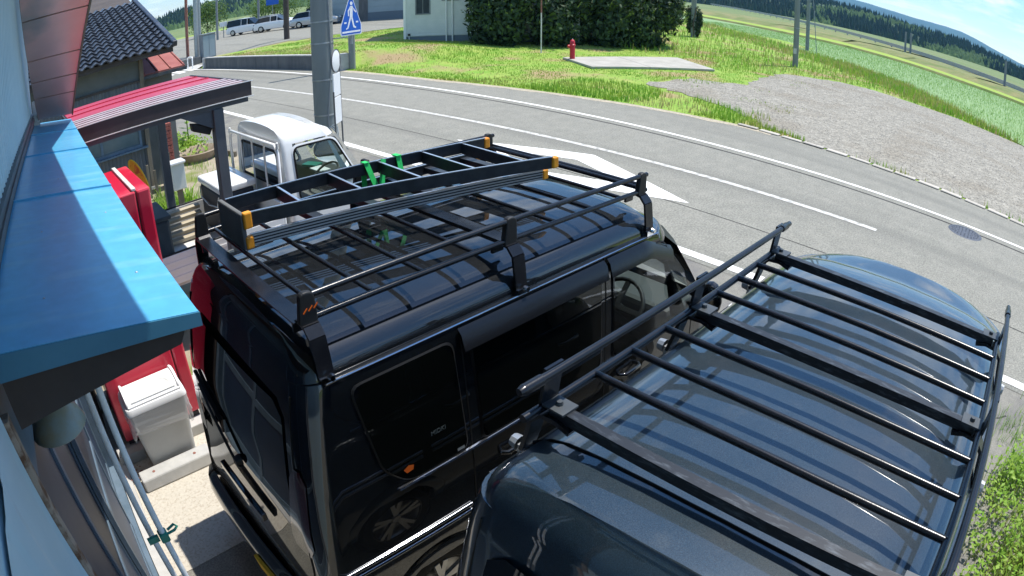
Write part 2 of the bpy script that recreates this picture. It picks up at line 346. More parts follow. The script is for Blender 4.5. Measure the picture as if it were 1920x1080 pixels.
# ------------------------------------------------------------------ mesh helpers
ORG = {}
class MB:
    def __init__(s):
        s.v = []; s.f = []
    def add(s, vs, fs):
        b = len(s.v)
        s.v += [Vector(p) for p in vs]
        s.f += [tuple(i + b for i in f) for f in fs]
        return s
    def box(s, x0, x1, y0, y1, z0, z1):
        return s.add([(x0, y0, z0), (x1, y0, z0), (x1, y1, z0), (x0, y1, z0), (x0, y0, z1), (x1, y0, z1), (x1, y1, z1), (x0, y1, z1)],
                     [(0, 3, 2, 1), (4, 5, 6, 7), (0, 1, 5, 4), (1, 2, 6, 5), (2, 3, 7, 6), (3, 0, 4, 7)])
    def obox(s, c, ux, uy, uz):
        c, ux, uy, uz = map(Vector, (c, ux, uy, uz))
        vs = [c + a * ux + b * uy + d * uz for d in (-1, 1) for a, b in ((-1, -1), (1, -1), (1, 1), (-1, 1))]
        return s.add(vs, [(0, 3, 2, 1), (4, 5, 6, 7), (0, 1, 5, 4), (1, 2, 6, 5), (2, 3, 7, 6), (3, 0, 4, 7)])
    def bar(s, p, q, w, h, up=(0, 0, 1)):
        p, q, up = Vector(p), Vector(q), Vector(up)
        d = q - p
        a = d.cross(up).normalized(); b = a.cross(d).normalized()
        return s.obox((p + q) / 2, d / 2, a * w / 2, b * h / 2)
    def tube(s, pts, r, n=8, cap=True):
        pts = [Vector(p) for p in pts]
        rs = r if isinstance(r, (list, tuple)) else [r] * len(pts)
        base = len(s.v); N = len(pts); ref = None
        for i, p in enumerate(pts):
            d = (pts[min(i + 1, N - 1)] - pts[max(i - 1, 0)]).normalized()
            if ref is None:
                ref = d.orthogonal().normalized()
            ref = (ref - d * ref.dot(d)).normalized()
            bi = d.cross(ref)
            for k in range(n):
                a = 2 * math.pi * k / n
                s.v.append(p + rs[i] * (math.cos(a) * ref + math.sin(a) * bi))
        for i in range(N - 1):
            for k in range(n):
                k2 = (k + 1) % n
                s.f.append((base + i * n + k, base + i * n + k2, base + (i + 1) * n + k2, base + (i + 1) * n + k))
        if cap:
            s.f.append(tuple(base + k for k in range(n))[::-1])
            s.f.append(tuple(base + (N - 1) * n + k for k in range(n)))
        return s
    def lathe(s, prof, c=(0, 0, 0), ax=(0, 0, 1), n=16, a0=0, a1=2 * math.pi, closed=True):
        c, ax = Vector(c), Vector(ax).normalized()
        u = ax.orthogonal().normalized(); w = ax.cross(u)
        base = len(s.v); m = len(prof); cols = n if closed else n + 1
        for k in range(cols):
            a = a0 + (a1 - a0) * k / n
            e = math.cos(a) * u + math.sin(a) * w
            for r, h in prof:
                s.v.append(c + e * r + ax * h)
        for k in range(n):
            k2 = (k + 1) % cols
            for j in range(m - 1):
                s.f.append((base + k * m + j, base + k2 * m + j, base + k2 * m + j + 1, base + k * m + j + 1))
        return s
    def prism(s, pts, vec):
        pts = [Vector(p) for p in pts]; vec = Vector(vec); n = len(pts)
        return s.add(pts + [p + vec for p in pts], [tuple(range(n))[::-1], tuple(range(n, 2 * n))] + [(i, (i + 1) % n, (i + 1) % n + n, i + n) for i in range(n)])
    def grid(s, fn, nu, nv):
        b = len(s.v)
        for i in range(nu + 1):
            for j in range(nv + 1):
                s.v.append(Vector(fn(i / nu, j / nv)))
        for i in range(nu):
            for j in range(nv):
                a = b + i * (nv + 1) + j
                s.f.append((a, a + nv + 1, a + nv + 2, a + 1))
        return s
    def panel(s, poly, surf, nr=8, nc=3):
        """convex (a,b) outline laid on surf(a,b)"""
        bs = [p[1] for p in poly]; lo, hi = min(bs), max(bs); rows = []
        for i in range(nr + 1):
            t = lo + (hi - lo) * (0.001 + 0.998 * i / nr)
            xs = []
            for k in range(len(poly)):
                (a0, b0), (a1, b1) = poly[k], poly[(k + 1) % len(poly)]
                if (b0 - t) * (b1 - t) <= 0 and b0 != b1:
                    xs.append(a0 + (a1 - a0) * (t - b0) / (b1 - b0))
            rows.append((min(xs), max(xs), t))
        b = len(s.v)
        for l, r, t in rows:
            for j in range(nc + 1):
                s.v.append(Vector(surf(l + (r - l) * j / nc, t)))
        for i in range(nr):
            for j in range(nc):
                a = b + i * (nc + 1) + j
                s.f.append((a, a + 1, a + nc + 2, a + nc + 1))
        return s
    def build(s, name, m, parent=None, smooth=None, bevel=0, seg=2, recalc=True, kind=None, label=None, o=None):
        org = Vector(o) if o is not None else (ORG.get(parent.name, Vector()) if parent else Vector())
        me = bpy.data.meshes.new(name)
        me.from_pydata([tuple(p - org) for p in s.v], [], s.f)
        if recalc or bevel:
            bm = bmesh.new(); bm.from_mesh(me)
            if recalc:
                bmesh.ops.recalc_face_normals(bm, faces=bm.faces)
            if bevel:
                es = [e for e in bm.edges if len(e.link_faces) == 2 and e.calc_face_angle(0) > 0.5]
                bmesh.ops.bevel(bm, geom=es, offset=bevel, segments=seg, affect='EDGES', profile=0.5, clamp_overlap=True)
            bm.to_mesh(me); bm.free()
        if smooth is not None:
            me.polygons.foreach_set('use_smooth', [True] * len(me.polygons))
            me.set_sharp_from_angle(angle=R(smooth))
        me.materials.append(M[m])
        ob = bpy.data.objects.new(name, me)
        COL.objects.link(ob)
        if parent:
            ob.parent = parent
            ORG[ob.name] = org
        elif o is not None:
            ob.location = o
            ORG[ob.name] = org
        if kind: ob['kind'] = kind
        if label: ob['label'] = label
        return ob

def thing(name, label, cat, loc, group=None):
    o = bpy.data.objects.new(name, None)
    o.empty_display_size = .2
    COL.objects.link(o)
    o.location = loc
    ORG[o.name] = Vector(loc)
    o['label'] = label; o['category'] = cat
    if group: o['group'] = group
    return o
def tag(o, label, cat, group=None):
    o['label'] = label; o['category'] = cat
    if group: o['group'] = group
    return o
def copy_tree(o, parent=None):
    c = o.copy(); COL.objects.link(c)
    if parent: c.parent = parent
    for ch in o.children: copy_tree(ch, c)
    return c
def roundpoly(poly, r, seg=4):
    out = []; n = len(poly)
    for i in range(n):
        p = Vector(poly[i]); a = (Vector(poly[i - 1]) - p); b = (Vector(poly[(i + 1) % n]) - p)
        k = min(r, a.length * .45, b.length * .45)
        a = p + a.normalized() * k; b = p + b.normalized() * k
        for j in range(seg + 1):
            t = j / seg
            q = a * (1 - t) ** 2 + p * 2 * t * (1 - t) + b * t * t
            out.append((q.x, q.y))
    return out
def lerp_tab(tab, t):
    if t <= tab[0][0]: return tab[0][1]
    for (a, va), (b, vb) in zip(tab, tab[1:]):
        if t <= b:
            return va + (vb - va) * (t - a) / (b - a)
    return tab[-1][1]
def sstep(a, b, t):
    t = max(0, min(1, (t - a) / (b - a))); return t * t * (3 - 2 * t)
def rdir():
    while True:
        v = Vector((random.uniform(-1, 1), random.uniform(-1, 1), random.uniform(-1, 1)))
        if .05 < v.length < 1: return v.normalized()

# ================================================================== SETTING
def structure(mb, name, m, **k):
    o = mb.build(name, m, **k); o['kind'] = 'structure'; return o
def bend(y):
    return -0.0025 * (y - 20) ** 2 if y > 20 else 0.0
XE = [(-60, 13.2), (-1, 13.45), (1.4, 13.75), (4, 13.98), (6.4, 14.15), (9, 13.8), (11.4, 13.4), (16, 12.8), (21.5, 12.75), (24.5, 12.35), (29, 11.9), (35.5, 11.35), (45, 10.2), (60, 7.5), (95, 0)]
def xe(y): return lerp_tab(XE, y)
def T(x, y):
    """ground height beyond the road"""
    d = x - xe(y)
    wall = sstep(22.0, 22.6, y)
    h = 0.60 * (wall * sstep(0.10, 0.22, d) + (1 - wall) * sstep(17.0, 22.4, y) * sstep(0.2, 3.2, d))
    h *= 1 - 0.55 * sstep(3.5, 8, d) * sstep(28, 24, y)
    h *= 1 - sstep(35.6, 37, y) * (1 - sstep(.3, 6, d))
    h += 0.05 * noise.noise(Vector((x * .35, y * .35, 0))) * sstep(.4, 2, d) * sstep(12, 16, y)
    return 0.008 + max(0, h)

ground = structure(MB().grid(lambda u, v: (-7000 + 14000 * u, -7000 + 14000 * v, -0.06), 8, 8), 'ground', 'far_ground')
lot = structure(MB().add([(-6, -14, 0), (7.2, -14, 0), (7.2, 34, 0), (-6, 34, 0)], [(0, 1, 2, 3)]), 'parking_lot', 'asphalt_lot')
ys = [-70 + i * 2.5 for i in range(68)]
def strip(x0, x1, y0, y1, z, dy=1.5):
    mb = MB(); n = max(1, int((y1 - y0) / dy)); vs = []; fs = []
    for i in range(n + 1):
        y = y0 + (y1 - y0) * i / n
        vs += [(x0(y), y, z), (x1(y), y, z)]
    return mb.add(vs, [(2 * i, 2 * i + 1, 2 * i + 3, 2 * i + 2) for i in range(n)])
road = structure(strip(lambda y: 6.15 + bend(y), lambda y: xe(y) + 0.1, -70, 95, 0.004), 'road', 'asphalt_road')
def line(name, xc, w, y0, y1, m, label, z=0.008, slope=0.0):
    o = strip(lambda y: xc + slope * y + bend(y) - w / 2, lambda y: xc + slope * y + bend(y) + w / 2, y0, y1, z).build(name, m, road)
    return o
line('edge_line', 6.32, 0.15, -60, 60, 'line_white', '')
line('edge_line', 11.62, 0.105, -60, 90, 'line_white', '')
line('centre_line', 9.45, 0.13, 1.75, 70, 'line_worn', '', slope=-0.0195)
line('centre_line', 9.45, 0.13, -20, -6, 'line_worn', '', slope=-0.0195)
line('joint_seam', 11.30, 0.06, -60, 90, 'seam_dark', '', z=0.0065)
line('joint_seam', 7.75, 0.02, -60, 60, 'seam_dark', '', z=0.0065)
# hollow diamond marking ahead of the crossing
dm = MB()
oc, ic = [(7.9, 4.35), (8.88, 6.9), (7.9, 9.45), (6.92, 6.9)], [(7.9, 5.5), (8.40, 6.9), (7.9, 8.3), (7.40, 6.9)]
dm.add([(x, y, 0.008) for x, y in oc + ic], [(i, (i + 1) % 4, (i + 1) % 4 + 4, i + 4) for i in range(4)])
dm.build('diamond_marking', 'line_white', road)
# a crossing and stop line far down the road
cw = MB()
for k in range(7):
    cw.add([(x + bend(38), y, 0.009) for x, y in ((6.9 + k * .75, 36.4), (7.35 + k * .75, 36.4), (7.35 + k * .75, 39), (6.9 + k * .75, 39))], [(0, 1, 2, 3)])
cw.build('crossing_marking', 'line_white', road)
# cracks in the lot
ck = MB()
for (x, y, a, L) in ((5.6, -0.9, 2.6, 1.2), (5.2, 1.3, .7, 1.8), (5.4, 3.2, 1.9, 1.4), (4.3, 4.6, 1.2, 2.0), (5.9, 7.4, 1.5, 3)):
    p = Vector((x, y, 0.0035)); pts = [p]
    for i in range(9):
        a += random.uniform(-.5, .5); p = p + Vector((math.cos(a), math.sin(a), 0)) * L / 9; pts.append(p)
    for p, q in zip(pts, pts[1:]):
        d = (q - p).normalized(); n_ = Vector((-d.y, d.x, 0)) * random.uniform(.006, .014)
        ck.add([p - n_, q - n_, q + n_, p + n_], [(0, 1, 2, 3)])
ck.build('crack', 'seam_dark', lot)
# manhole cover: ring and cover with raised studs
mh = MB().lathe([(0.30, 0.0045), (0.30, 0.011), (0.345, 0.011), (0.36, 0.0045)], (11.12, 0.30, 0), n=32)
mho = mh.build('manhole_ring', 'iron', road, smooth=40)
mc = MB().lathe([(0.0, 0.009), (0.295, 0.009), (0.295, 0.004)], (11.12, .30, 0), n=32)
for r_, k_ in ((.08, 6), (.15, 12), (.22, 18), (.27, 22)):
    for k in range(k_):
        a = 2 * math.pi * k / k_
        mc.box(11.12 + r_ * math.cos(a) - .014, 11.12 + r_ * math.cos(a) + .014, .30 + r_ * math.sin(a) - .014, .30 + r_ * math.sin(a) + .014, .0085, .014)
mc.build('manhole_cover', 'iron', road)
# kerb stones along the gravel
yy = -6.0
ks = MB().box(-.085, .085, 0, .53, 0, .032)
ksm = None
while yy < 6.2:
    if ksm is None:
        ob = ks.build('kerb_stone', 'kerb_stone', road, bevel=.012, seg=1); ksm = ob
    else:
        ob = ksm.copy(); COL.objects.link(ob)
    x0, x1 = xe(yy), xe(yy + .6)
    ob.location = (x0 - .02 + random.uniform(-.025, .025), yy + random.uniform(0, .03), .002 + random.uniform(0, .012)); ob.rotation_euler = (0, random.uniform(-.03, .03), -math.atan2(x1 - x0, .6))
    yy += .6
# gravelly dust along the far edge of the road
ds = MB(); vs = []; ny_ = 150
for i in range(ny_ + 1):
    y = 5.6 + 17 * i / ny_
    w0 = .16 + .22 * (noise.noise(Vector((y * 1.3, 0, 7))) * .5 + .5) + random.uniform(-.03, .03)
    vs += [(xe(y) - w0, y, .0068), (xe(y) + .12, y, .0068)]
ds.add(vs, [(2 * i, 2 * i + 1, 2 * i + 3, 2 * i + 2) for i in range(ny_)])
structure(ds, 'roadside_dust', 'road_dust')
def sheet_grid(x0, x1, y0, y1, st, zf, keep=None):
    mb = MB(); nx = int((x1 - x0) / st); ny = int((y1 - y0) / st)
    idx = {}
    for i in range(nx + 1):
        for j in range(ny + 1):
            x = x0 + i * st; y = y0 + j * st
            idx[i, j] = len(mb.v); mb.v.append(Vector((x, y, zf(x, y))))
    for i in range(nx):
        for j in range(ny):
            if keep is None or keep(x0 + (i + .5) * st, y0 + (j + .5) * st):
                mb.f.append((idx[i, j], idx[i + 1, j], idx[i + 1, j + 1], idx[i, j + 1]))
    return mb
def inpoly(x, y, P):
    c = False; j = len(P) - 1
    for i in range(len(P)):
        if (P[i][1] > y) != (P[j][1] > y) and x < (P[j][0] - P[i][0]) * (y - P[i][1]) / (P[j][1] - P[i][1]) + P[i][0]: c = not c
        j = i
    return c
# verge: follows the road edge
vb = MB(); NV = 46; rows = []
yv = [-16 + .5 * i for i in range(232)]
for y in yv:
    for k in range(NV + 1):
        t = k / NV
        x = xe(y) + 42 * t ** 1.7
        vb.v.append(Vector((x, y, T(x, y))))
for i in range(len(yv) - 1):
    for k in range(NV):
        a = i * (NV + 1) + k
        vb.f.append((a, a + 1, a + NV + 2, a + NV + 1))
verge = structure(vb, 'grass_verge', 'verge_soil', smooth=60)
GRAVEL = [(17.2, 11.5), (20, 11.4), (21.2, 9.8), (24, 10.4), (27.8, 10.8), (30.1, 9), (30.8, 7.4), (30.2, 5), (29.5, 2), (28.1, -.9), (27.4, -9), (13.55, -9), (13.52, -1), (13.95, 2.7), (14.05, 4.6), (14.7, 6.0), (15.7, 7.3), (16.4, 8.8)]
gp = []
for i in range(len(GRAVEL)):
    a, b = Vector(GRAVEL[i]), Vector(GRAVEL[(i + 1) % len(GRAVEL)]); n_ = max(1, int((b - a).length / .35))
    for k in range(n_):
        p = a.lerp(b, k / n_); gp.append((p.x + random.uniform(-.16, .16), p.y + random.uniform(-.16, .16)) if p.x > 14.4 else (p.x + .04, p.y))
gravel = structure(MB().add([(x, y, .022) for x, y in gp], [tuple(range(len(gp)))]), 'gravel_yard', 'gravel')
pb = MB()
for k in range(14000):
    while True:
        x, y = random.uniform(13.6, 30), random.uniform(-4, 11.5)
        if inpoly(x, y, GRAVEL): break
    r_ = random.uniform(.006, .016)
    pb.add([(x + r_ * random.uniform(.7, 1.3), y, .022), (x - r_ * .6, y + r_ * random.uniform(.7, 1.2), .022), (x - r_ * .6, y - r_ * random.uniform(.7, 1.2), .022), (x + random.uniform(-.3, .3) * r_, y, .022 + r_ * random.uniform(.7, 1.3))], [(0, 1, 3), (1, 2, 3), (2, 0, 3)])
po = pb.build('gravel_stones', 'pebble', recalc=False); po['kind'] = 'stuff'; tag(po, 'loose grey gravel stones scattered over the yard across the road', 'gravel'); 
# concrete slab with the hydrant, two casts
slab = thing('concrete_slab', 'pale concrete slab in the grass beside the red hydrant', 'slab', (21.8, 14.6, .03))
a, b, c, d = Vector((19.86, 17.14)), Vector((18.44, 14.53)), Vector((23.4, 12.12)), Vector((25.41, 15.12))
for t0, t1 in ((0, .44), (.446, 1)):
    q = [a.lerp(d, t0), b.lerp(c, t0), b.lerp(c, t1), a.lerp(d, t1)]
    MB().prism([(p.x, p.y, .02) for p in q], (0, 0, .09)).build('slab_panel', 'slab', slab, bevel=.01, seg=1)
# shop forecourt
pad = structure(MB().prism([(-.35, 2.86, -.02), (1.9, 2.98, -.02), (1.9, 5.0, -.02), (-.35, 5.0, -.02)], (0, 0, .026)), 'concrete_pad', 'concrete_pad')
yard = structure(MB().add([(-3, 5.0, .004), (2.3, 5.0, .004), (3.2, 8.0, .004), (4.5, 12.0, .004), (4.3, 17.0, .004), (-3, 17, .004)], [(0, 1, 2, 3, 4)]), 'dirt_yard', 'dirt')
# paddies
def poly_sheet(name, P, z, m):
    return structure(MB().add([(x, y, z) for x, y in P], [tuple(range(len(P)))]), name, m)
near = [(27, -14), (27.9, -1.5), (31, .9), (40, 6.5), (46, 13), (56, 30), (75, 62)]
far = [(96, 62), (78, 31), (76, 21), (71.7, 12.3), (66.6, 5), (64.6, -2.7), (61, -16)]
poly_sheet('rice_paddy', near + far, .045, 'paddy')
far2 = [(122, 84), (97, 42), (94, 27), (88, 16), (80.5, 6), (77, -3.8), (72, -19)]
poly_sheet('far_field', [(x + 1.3, y) for x, y in far[::-1]] + far2, .05, 'paddy_far')
bd = MB()
for (a, b) in zip(far, far[1:]):
    a, b = Vector((*a, 0)), Vector((*b, 0)); n_ = (b - a).cross(Vector((0, 0, 1))).normalized() * -1
    bd.add([a, a + n_ * .3 + Vector((0, 0, .28)), a + n_ * 1.0 + Vector((0, 0, .28)), a + n_ * 1.3, b, b + n_ * .3 + Vector((0, 0, .28)), b + n_ * 1.0 + Vector((0, 0, .28)), b + n_ * 1.3], [(0, 4, 5, 1), (1, 5, 6, 2), (2, 6, 7, 3)])
structure(bd, 'paddy_bund', 'bund', recalc=False)
bk = MB()
for (a, b) in zip(far2, far2[1:]):
    a, b = Vector((*a, 0)), Vector((*b, 0)); n_ = (b - a).cross(Vector((0, 0, 1))).normalized()
    if n_.x < 0: n_ = -n_
    bk.add([a, a + n_ * 4 + Vector((0, 0, .6)), a + n_ * 12 + Vector((0, 0, .6)), a + n_ * 60, b, b + n_ * 4 + Vector((0, 0, .6)), b + n_ * 12 + Vector((0, 0, .6)), b + n_ * 60], [(0, 4, 5, 1), (1, 5, 6, 2), (2, 6, 7, 3)])
structure(bk, 'field_bank', 'bund', recalc=False)
# hills: az (deg from +x towards +y), elevation of the skyline seen from the lot
def hill(name, tab, dist, depth, m, rough, n=150, base=-2):
    mb = MB(); az0, az1 = tab[0][0], tab[-1][0]; K = 8
    for i in range(n + 1):
        az = az0 + (az1 - az0) * i / n; el = lerp_tab(tab, az)
        for k in range(K + 1):
            t = k / K
            r_ = dist + depth * t
            top = 3 + (dist + depth * .55) * math.tan(R(el))
            prof = math.sin(min(1, t / .55) * math.pi / 2) ** .8 if t < .55 else 1 - (t - .55) * 1.3
            nz_ = noise.fractal(Vector((r_ * math.cos(R(az)) * rough, r_ * math.sin(R(az)) * rough, 3.1)), 1.0, 2.0, 5)
            z = base + (top - base) * prof * (1 + .16 * nz_)
            if k == 0: z = base
            mb.v.append(Vector((r_ * math.cos(R(az)), r_ * math.sin(R(az)), z)))
    for i in range(n):
        for k in range(K):
            a = i * (K + 1) + k
            mb.f.append((a, a + K + 1, a + K + 2, a + 1))
    return structure(mb, name, m, smooth=80)
F1 = [(-40, .6), (-12, .35), (-2, .30), (1.3, .68), (4.5, 1.15), (8, 1.15), (13, 1.5), (17.4, 1.7), (24, 1.8), (32, 1.7), (44, 1.9), (56, 1.6)]
hill('forest_hill', F1, 420, 320, 'forest_floor', .006)
MT = [(-50, 1.1), (-12, .8), (-1.6, .95), (.9, 1.35), (4.6, 1.95), (8.9, 2.1), (13, 2.5), (17, 2.6), (25, 3.0), (36, 2.6), (50, 2.8), (62, 2.2)]
hill('mountain', MT, 2600, 1600, 'mountain', .0011)
F2 = [(54, 1.2), (60, .9), (63.7, 1.15), (67, 1.35), (70, 1.25), (72.5, 1.12), (75, .95), (76.7, .55), (80, .35), (88, .5), (100, .9)]
hill('wooded_hill', F2, 380, 300, 'forest_floor', .007)
# cedars and broadleaf crowns over the two hills, too far to count
def crowns(name, tab, dist, depth, count, label, m, broad=.3):
    mb = MB(); mb2 = MB(); az0, az1 = tab[0][0], tab[-1][0]
    for _ in range(count):
        az = random.uniform(max(az0, -14), min(az1, 92)); t = random.random() ** 1.3 * .55; r_ = dist + depth * t
        el = lerp_tab(tab, az); top = 3 + (dist + depth * .55) * math.tan(R(el))
        z = max(-1, -2 + (top + 2) * math.sin(min(1, t / .55) * math.pi / 2) ** .8 * .86) - 2
        c_ = Vector((r_ * math.cos(R(az)), r_ * math.sin(R(az)), z))
        if noise.noise(c_ * .016) + random.uniform(-.2, .2) > .55 - broad * 1.5:
            w_ = random.uniform(1.6, 3.6); k_ = 7
            ring = [c_ + Vector((w_ * math.cos(6.283 * k / k_) * random.uniform(.75, 1.2), w_ * math.sin(6.283 * k / k_) * random.uniform(.75, 1.2), random.uniform(1.5, 3))) for k in range(k_)]
            r2 = [c_ + (p - c_) * .55 + Vector((0, 0, random.uniform(2.2, 3.4))) for p in ring]
            mb2.add(ring + r2 + [c_ + Vector((0, 0, w_ * 1.6 + 1.5))], [(k, (k + 1) % k_, k_ + (k + 1) % k_, k_ + k) for k in range(k_)] + [(k_ + k, k_ + (k + 1) % k_, 2 * k_) for k in range(k_)])
        else:
            h_ = random.uniform(5, 9.5); w_ = h_ * random.uniform(.16, .26); k_ = 6
            ring = [c_ + Vector((w_ * math.cos(6.283 * k / k_) * random.uniform(.7, 1.2), w_ * math.sin(6.283 * k / k_) * random.uniform(.7, 1.2), random.uniform(0, 1))) for k in range(k_)]
            mb.add(ring + [c_ + Vector((random.uniform(-.3, .3), random.uniform(-.3, .3), h_))], [(k, (k + 1) % k_, k_) for k in range(k_)])
    o = mb.build(name, m, recalc=False, kind='stuff'); tag(o, label, 'forest')
    if mb2.f:
        o = mb2.build('broadleaf_wood', 'broadleaf_far', recalc=False, kind='stuff'); tag(o, 'rounded light green broadleaf crowns among ' + label.split(' ', 1)[1], 'forest')
crowns('cedar_forest', F1, 415, 320, 9000, 'dark cedar forest on the far hillside beyond the paddies', 'cedar', .22)
crowns('hillside_wood', F2, 375, 300, 5000, 'distant wooded hillside behind the parked cars', 'cedar', .30)

# ================================================================== BUILDINGS
def shear(mb, k=.06):
    for p in mb.v: p.x += k * p.y
    return mb
WX = -.294                                   # face of the shop wall at y=0 (the wall runs a little outwards)
shop = thing('shop_building', 'pale blue shop wall with bright blue awning at the left edge', 'building', (-.6, 2, 0))
def ribs(y0, y1, z0, z1, x, pitch=.09, dep=.010):
    mb = MB(); pts = []; y = y0
    while y < y1 - 1e-6:
        for dy, dx in ((0, 0), (pitch * .55, 0), (pitch * .65, dep), (pitch * .90, dep)):
            if y + dy <= y1: pts.append((x + dx, y + dy))
        y += pitch
    pts.append((x, y1)); n = len(pts)
    mb.add([(a, b, z0) for a, b in pts] + [(a, b, z1) for a, b in pts], [(i, i + 1, n + i + 1, n + i) for i in range(n - 1)])
    return shear(mb)
ribs(-3, 5.36, 2.60, 4.0, WX).build('upper_siding', 'siding_blue', shop, recalc=False)
ribs(-3, 1.11, 0, 2.43, WX, pitch=.3, dep=.004).build('lower_siding', 'siding_blue', shop, recalc=False)
shear(MB().box(WX - .5, WX - .012, -3, 5.36, 2.42, 4.0)).build('wall_core', 'siding_blue', shop)
shear(MB().box(WX - .5, WX - .012, -3, 1.10, 0, 2.42)).build('wall_core', 'siding_blue', shop)
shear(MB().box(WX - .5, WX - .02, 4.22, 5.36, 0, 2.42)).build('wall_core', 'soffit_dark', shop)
shear(MB().box(WX - .01, WX + .012, 1.112, 1.15, 0, 2.40)).build('corner_trim', 'rust_trim', shop)
fl = shear(MB().box(WX + .002, WX + .028, .9, 5.34, 2.515, 2.60).box(WX + .028, WX + .036, .9, 5.34, 2.545, 2.572)).build('wall_flashing', 'flashing', shop)
MB().prism([(-1.2, -3, 3.80), (.70, -3, 3.80), (.57, 5.36, 3.80), (-1.2, 5.36, 3.80)], (0, 0, .14)).build('eave', 'soffit_dark', shop)
# awning
def awx(y): return .235 + .03 * y
def awback(y): return WX + .03 + .06 * y
def awz(x, y): return 2.452 + .17 * (awx(y) - x)
aw = MB()
def awn_solid(y0, y1, zt, zb):
    vs = []
    for y in (y0, y1):
        xb, xf = awback(y), awx(y)
        vs += [(xb, y, awz(xb, y) + zb), (xf, y, 2.452 + zb), (xf, y, 2.452 + zt), (xb, y, awz(xb, y) + zt)]
    return MB().add(vs, [(0, 1, 2, 3), (7, 6, 5, 4), (0, 4, 5, 1), (1, 5, 6, 2), (2, 6, 7, 3), (3, 7, 4, 0)])
sof = MB()
vs = []
for y in (1.135, 5.28):
    xb, xf = awback(y), awx(y) - .02
    vs += [(xb, y, 2.36), (xf - .03, y, 2.395), (xf, y, 2.448), (xb, y, awz(xb, y) - .006)]
sof.add(vs, [(0, 1, 2, 3), (7, 6, 5, 4), (0, 4, 5, 1), (1, 5, 6, 2), (2, 6, 7, 3), (3, 7, 4, 0)])
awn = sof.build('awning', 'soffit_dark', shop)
for y0, y1 in ((1.12, 2.396), (2.402, 3.488), (3.494, 4.468), (4.474, 5.29)):
    p = awn_solid(y0, y1, .004, -.004)
    for yb in ((y0,) if y0 > 2 else ()):                       # rolled seam between two sheets
        xb, xf = awback(yb), awx(yb)
        p.bar((xb, yb - .004, awz(xb, yb) + .006), (xf, yb - .004, 2.458), .014, .010)
    p.build('awning_sheet', 'awning_blue', awn)
fa = MB()
xb, xf = awback(1.12), awx(1.12)
fa.add([(xb, 1.117, awz(xb, 1.12) + .002), (xf + .002, 1.117, 2.454), (xf + .002, 1.117, 2.425), (xb, 1.117, awz(xb, 1.12) - .055),
        (xb, 1.133, awz(xb, 1.12) + .002), (xf + .002, 1.133, 2.454), (xf + .002, 1.133, 2.425), (xb, 1.133, awz(xb, 1.12) - .055)],
       [(0, 1, 2, 3), (7, 6, 5, 4), (0, 4, 5, 1), (2, 6, 7, 3), (1, 5, 6, 2), (0, 3, 7, 4)])
fa.build('awning_end_board', 'awning_edge', awn)
ff = MB()
for y0, y1 in ((1.134, 5.29),):
    ff.add([(awx(y0) - .004, y0, 2.425), (awx(y1) - .004, y1, 2.425), (awx(y1) - .004, y1, 2.446), (awx(y0) - .004, y0, 2.446),
            (awx(y0) + .004, y0, 2.425), (awx(y1) + .004, y1, 2.425), (awx(y1) + .004, y1, 2.446), (awx(y0) + .004, y0, 2.446)],
           [(0, 1, 2, 3), (7, 6, 5, 4), (0, 4, 5, 1), (2, 6, 7, 3), (1, 5, 6, 2), (0, 3, 7, 4)])
ff.build('awning_front_board', 'awning_edge', awn)
for (x_, y_) in ((-.02, 1.9), (.03, 3.3), (.1, 2.7), (.2, 1.4), (-.05, 1.35), (.22, 2.0)):     # rivets
    MB().lathe([(0, .007), (.0035, .005), (.005, .001)], (x_, y_, awz(x_, y_)), n=8).build('rivet', 'galvanized', awn)
# slanted pink metal sheet on the awning's far end
sp = MB()
BL, BR, TR, TL = Vector((.085, 5.2, 2.545)), Vector((.41, 5.2, 2.50)), Vector((.56, 3.5, 3.75)), Vector((-.06, 3.5, 3.75))
nn = (BR - BL).cross(TL - BL).normalized()
if nn.y > 0: nn = -nn
pk = None
def on(u, v): return (BL.lerp(BR, u)).lerp(TL.lerp(TR, u), v)
cuts = [0, .155, .265, .40, .62, 1.0]
pk = MB().prism([BL - nn * .03, BR - nn * .03, TR - nn * .03, TL - nn * .03], nn * .022).build('slanted_board', 'rust_trim', shop)
for i, (a, b) in enumerate(zip(cuts, cuts[1:])):
    q = [on(.01, a + .003), on(.965, a + .003), on(.965, b - .003), on(.01, b - .003)]
    MB().prism([p - nn * .006 for p in q], nn * .010).build('metal_sheet', 'pink_metal', pk)
MB().prism([on(.968, 0) - nn * .034, on(1.0, 0) - nn * .034, on(1.0, 1) - nn * .034, on(.968, 1) - nn * .034], nn * .048).build('edge_trim', 'wood_grey', pk)
MB().box(.035, .10, 5.14, 5.22, 2.49, 2.535).box(.045, .085, 5.19, 5.23, 2.53, 2.70).build('foot_bracket', 'white_dirty', pk)
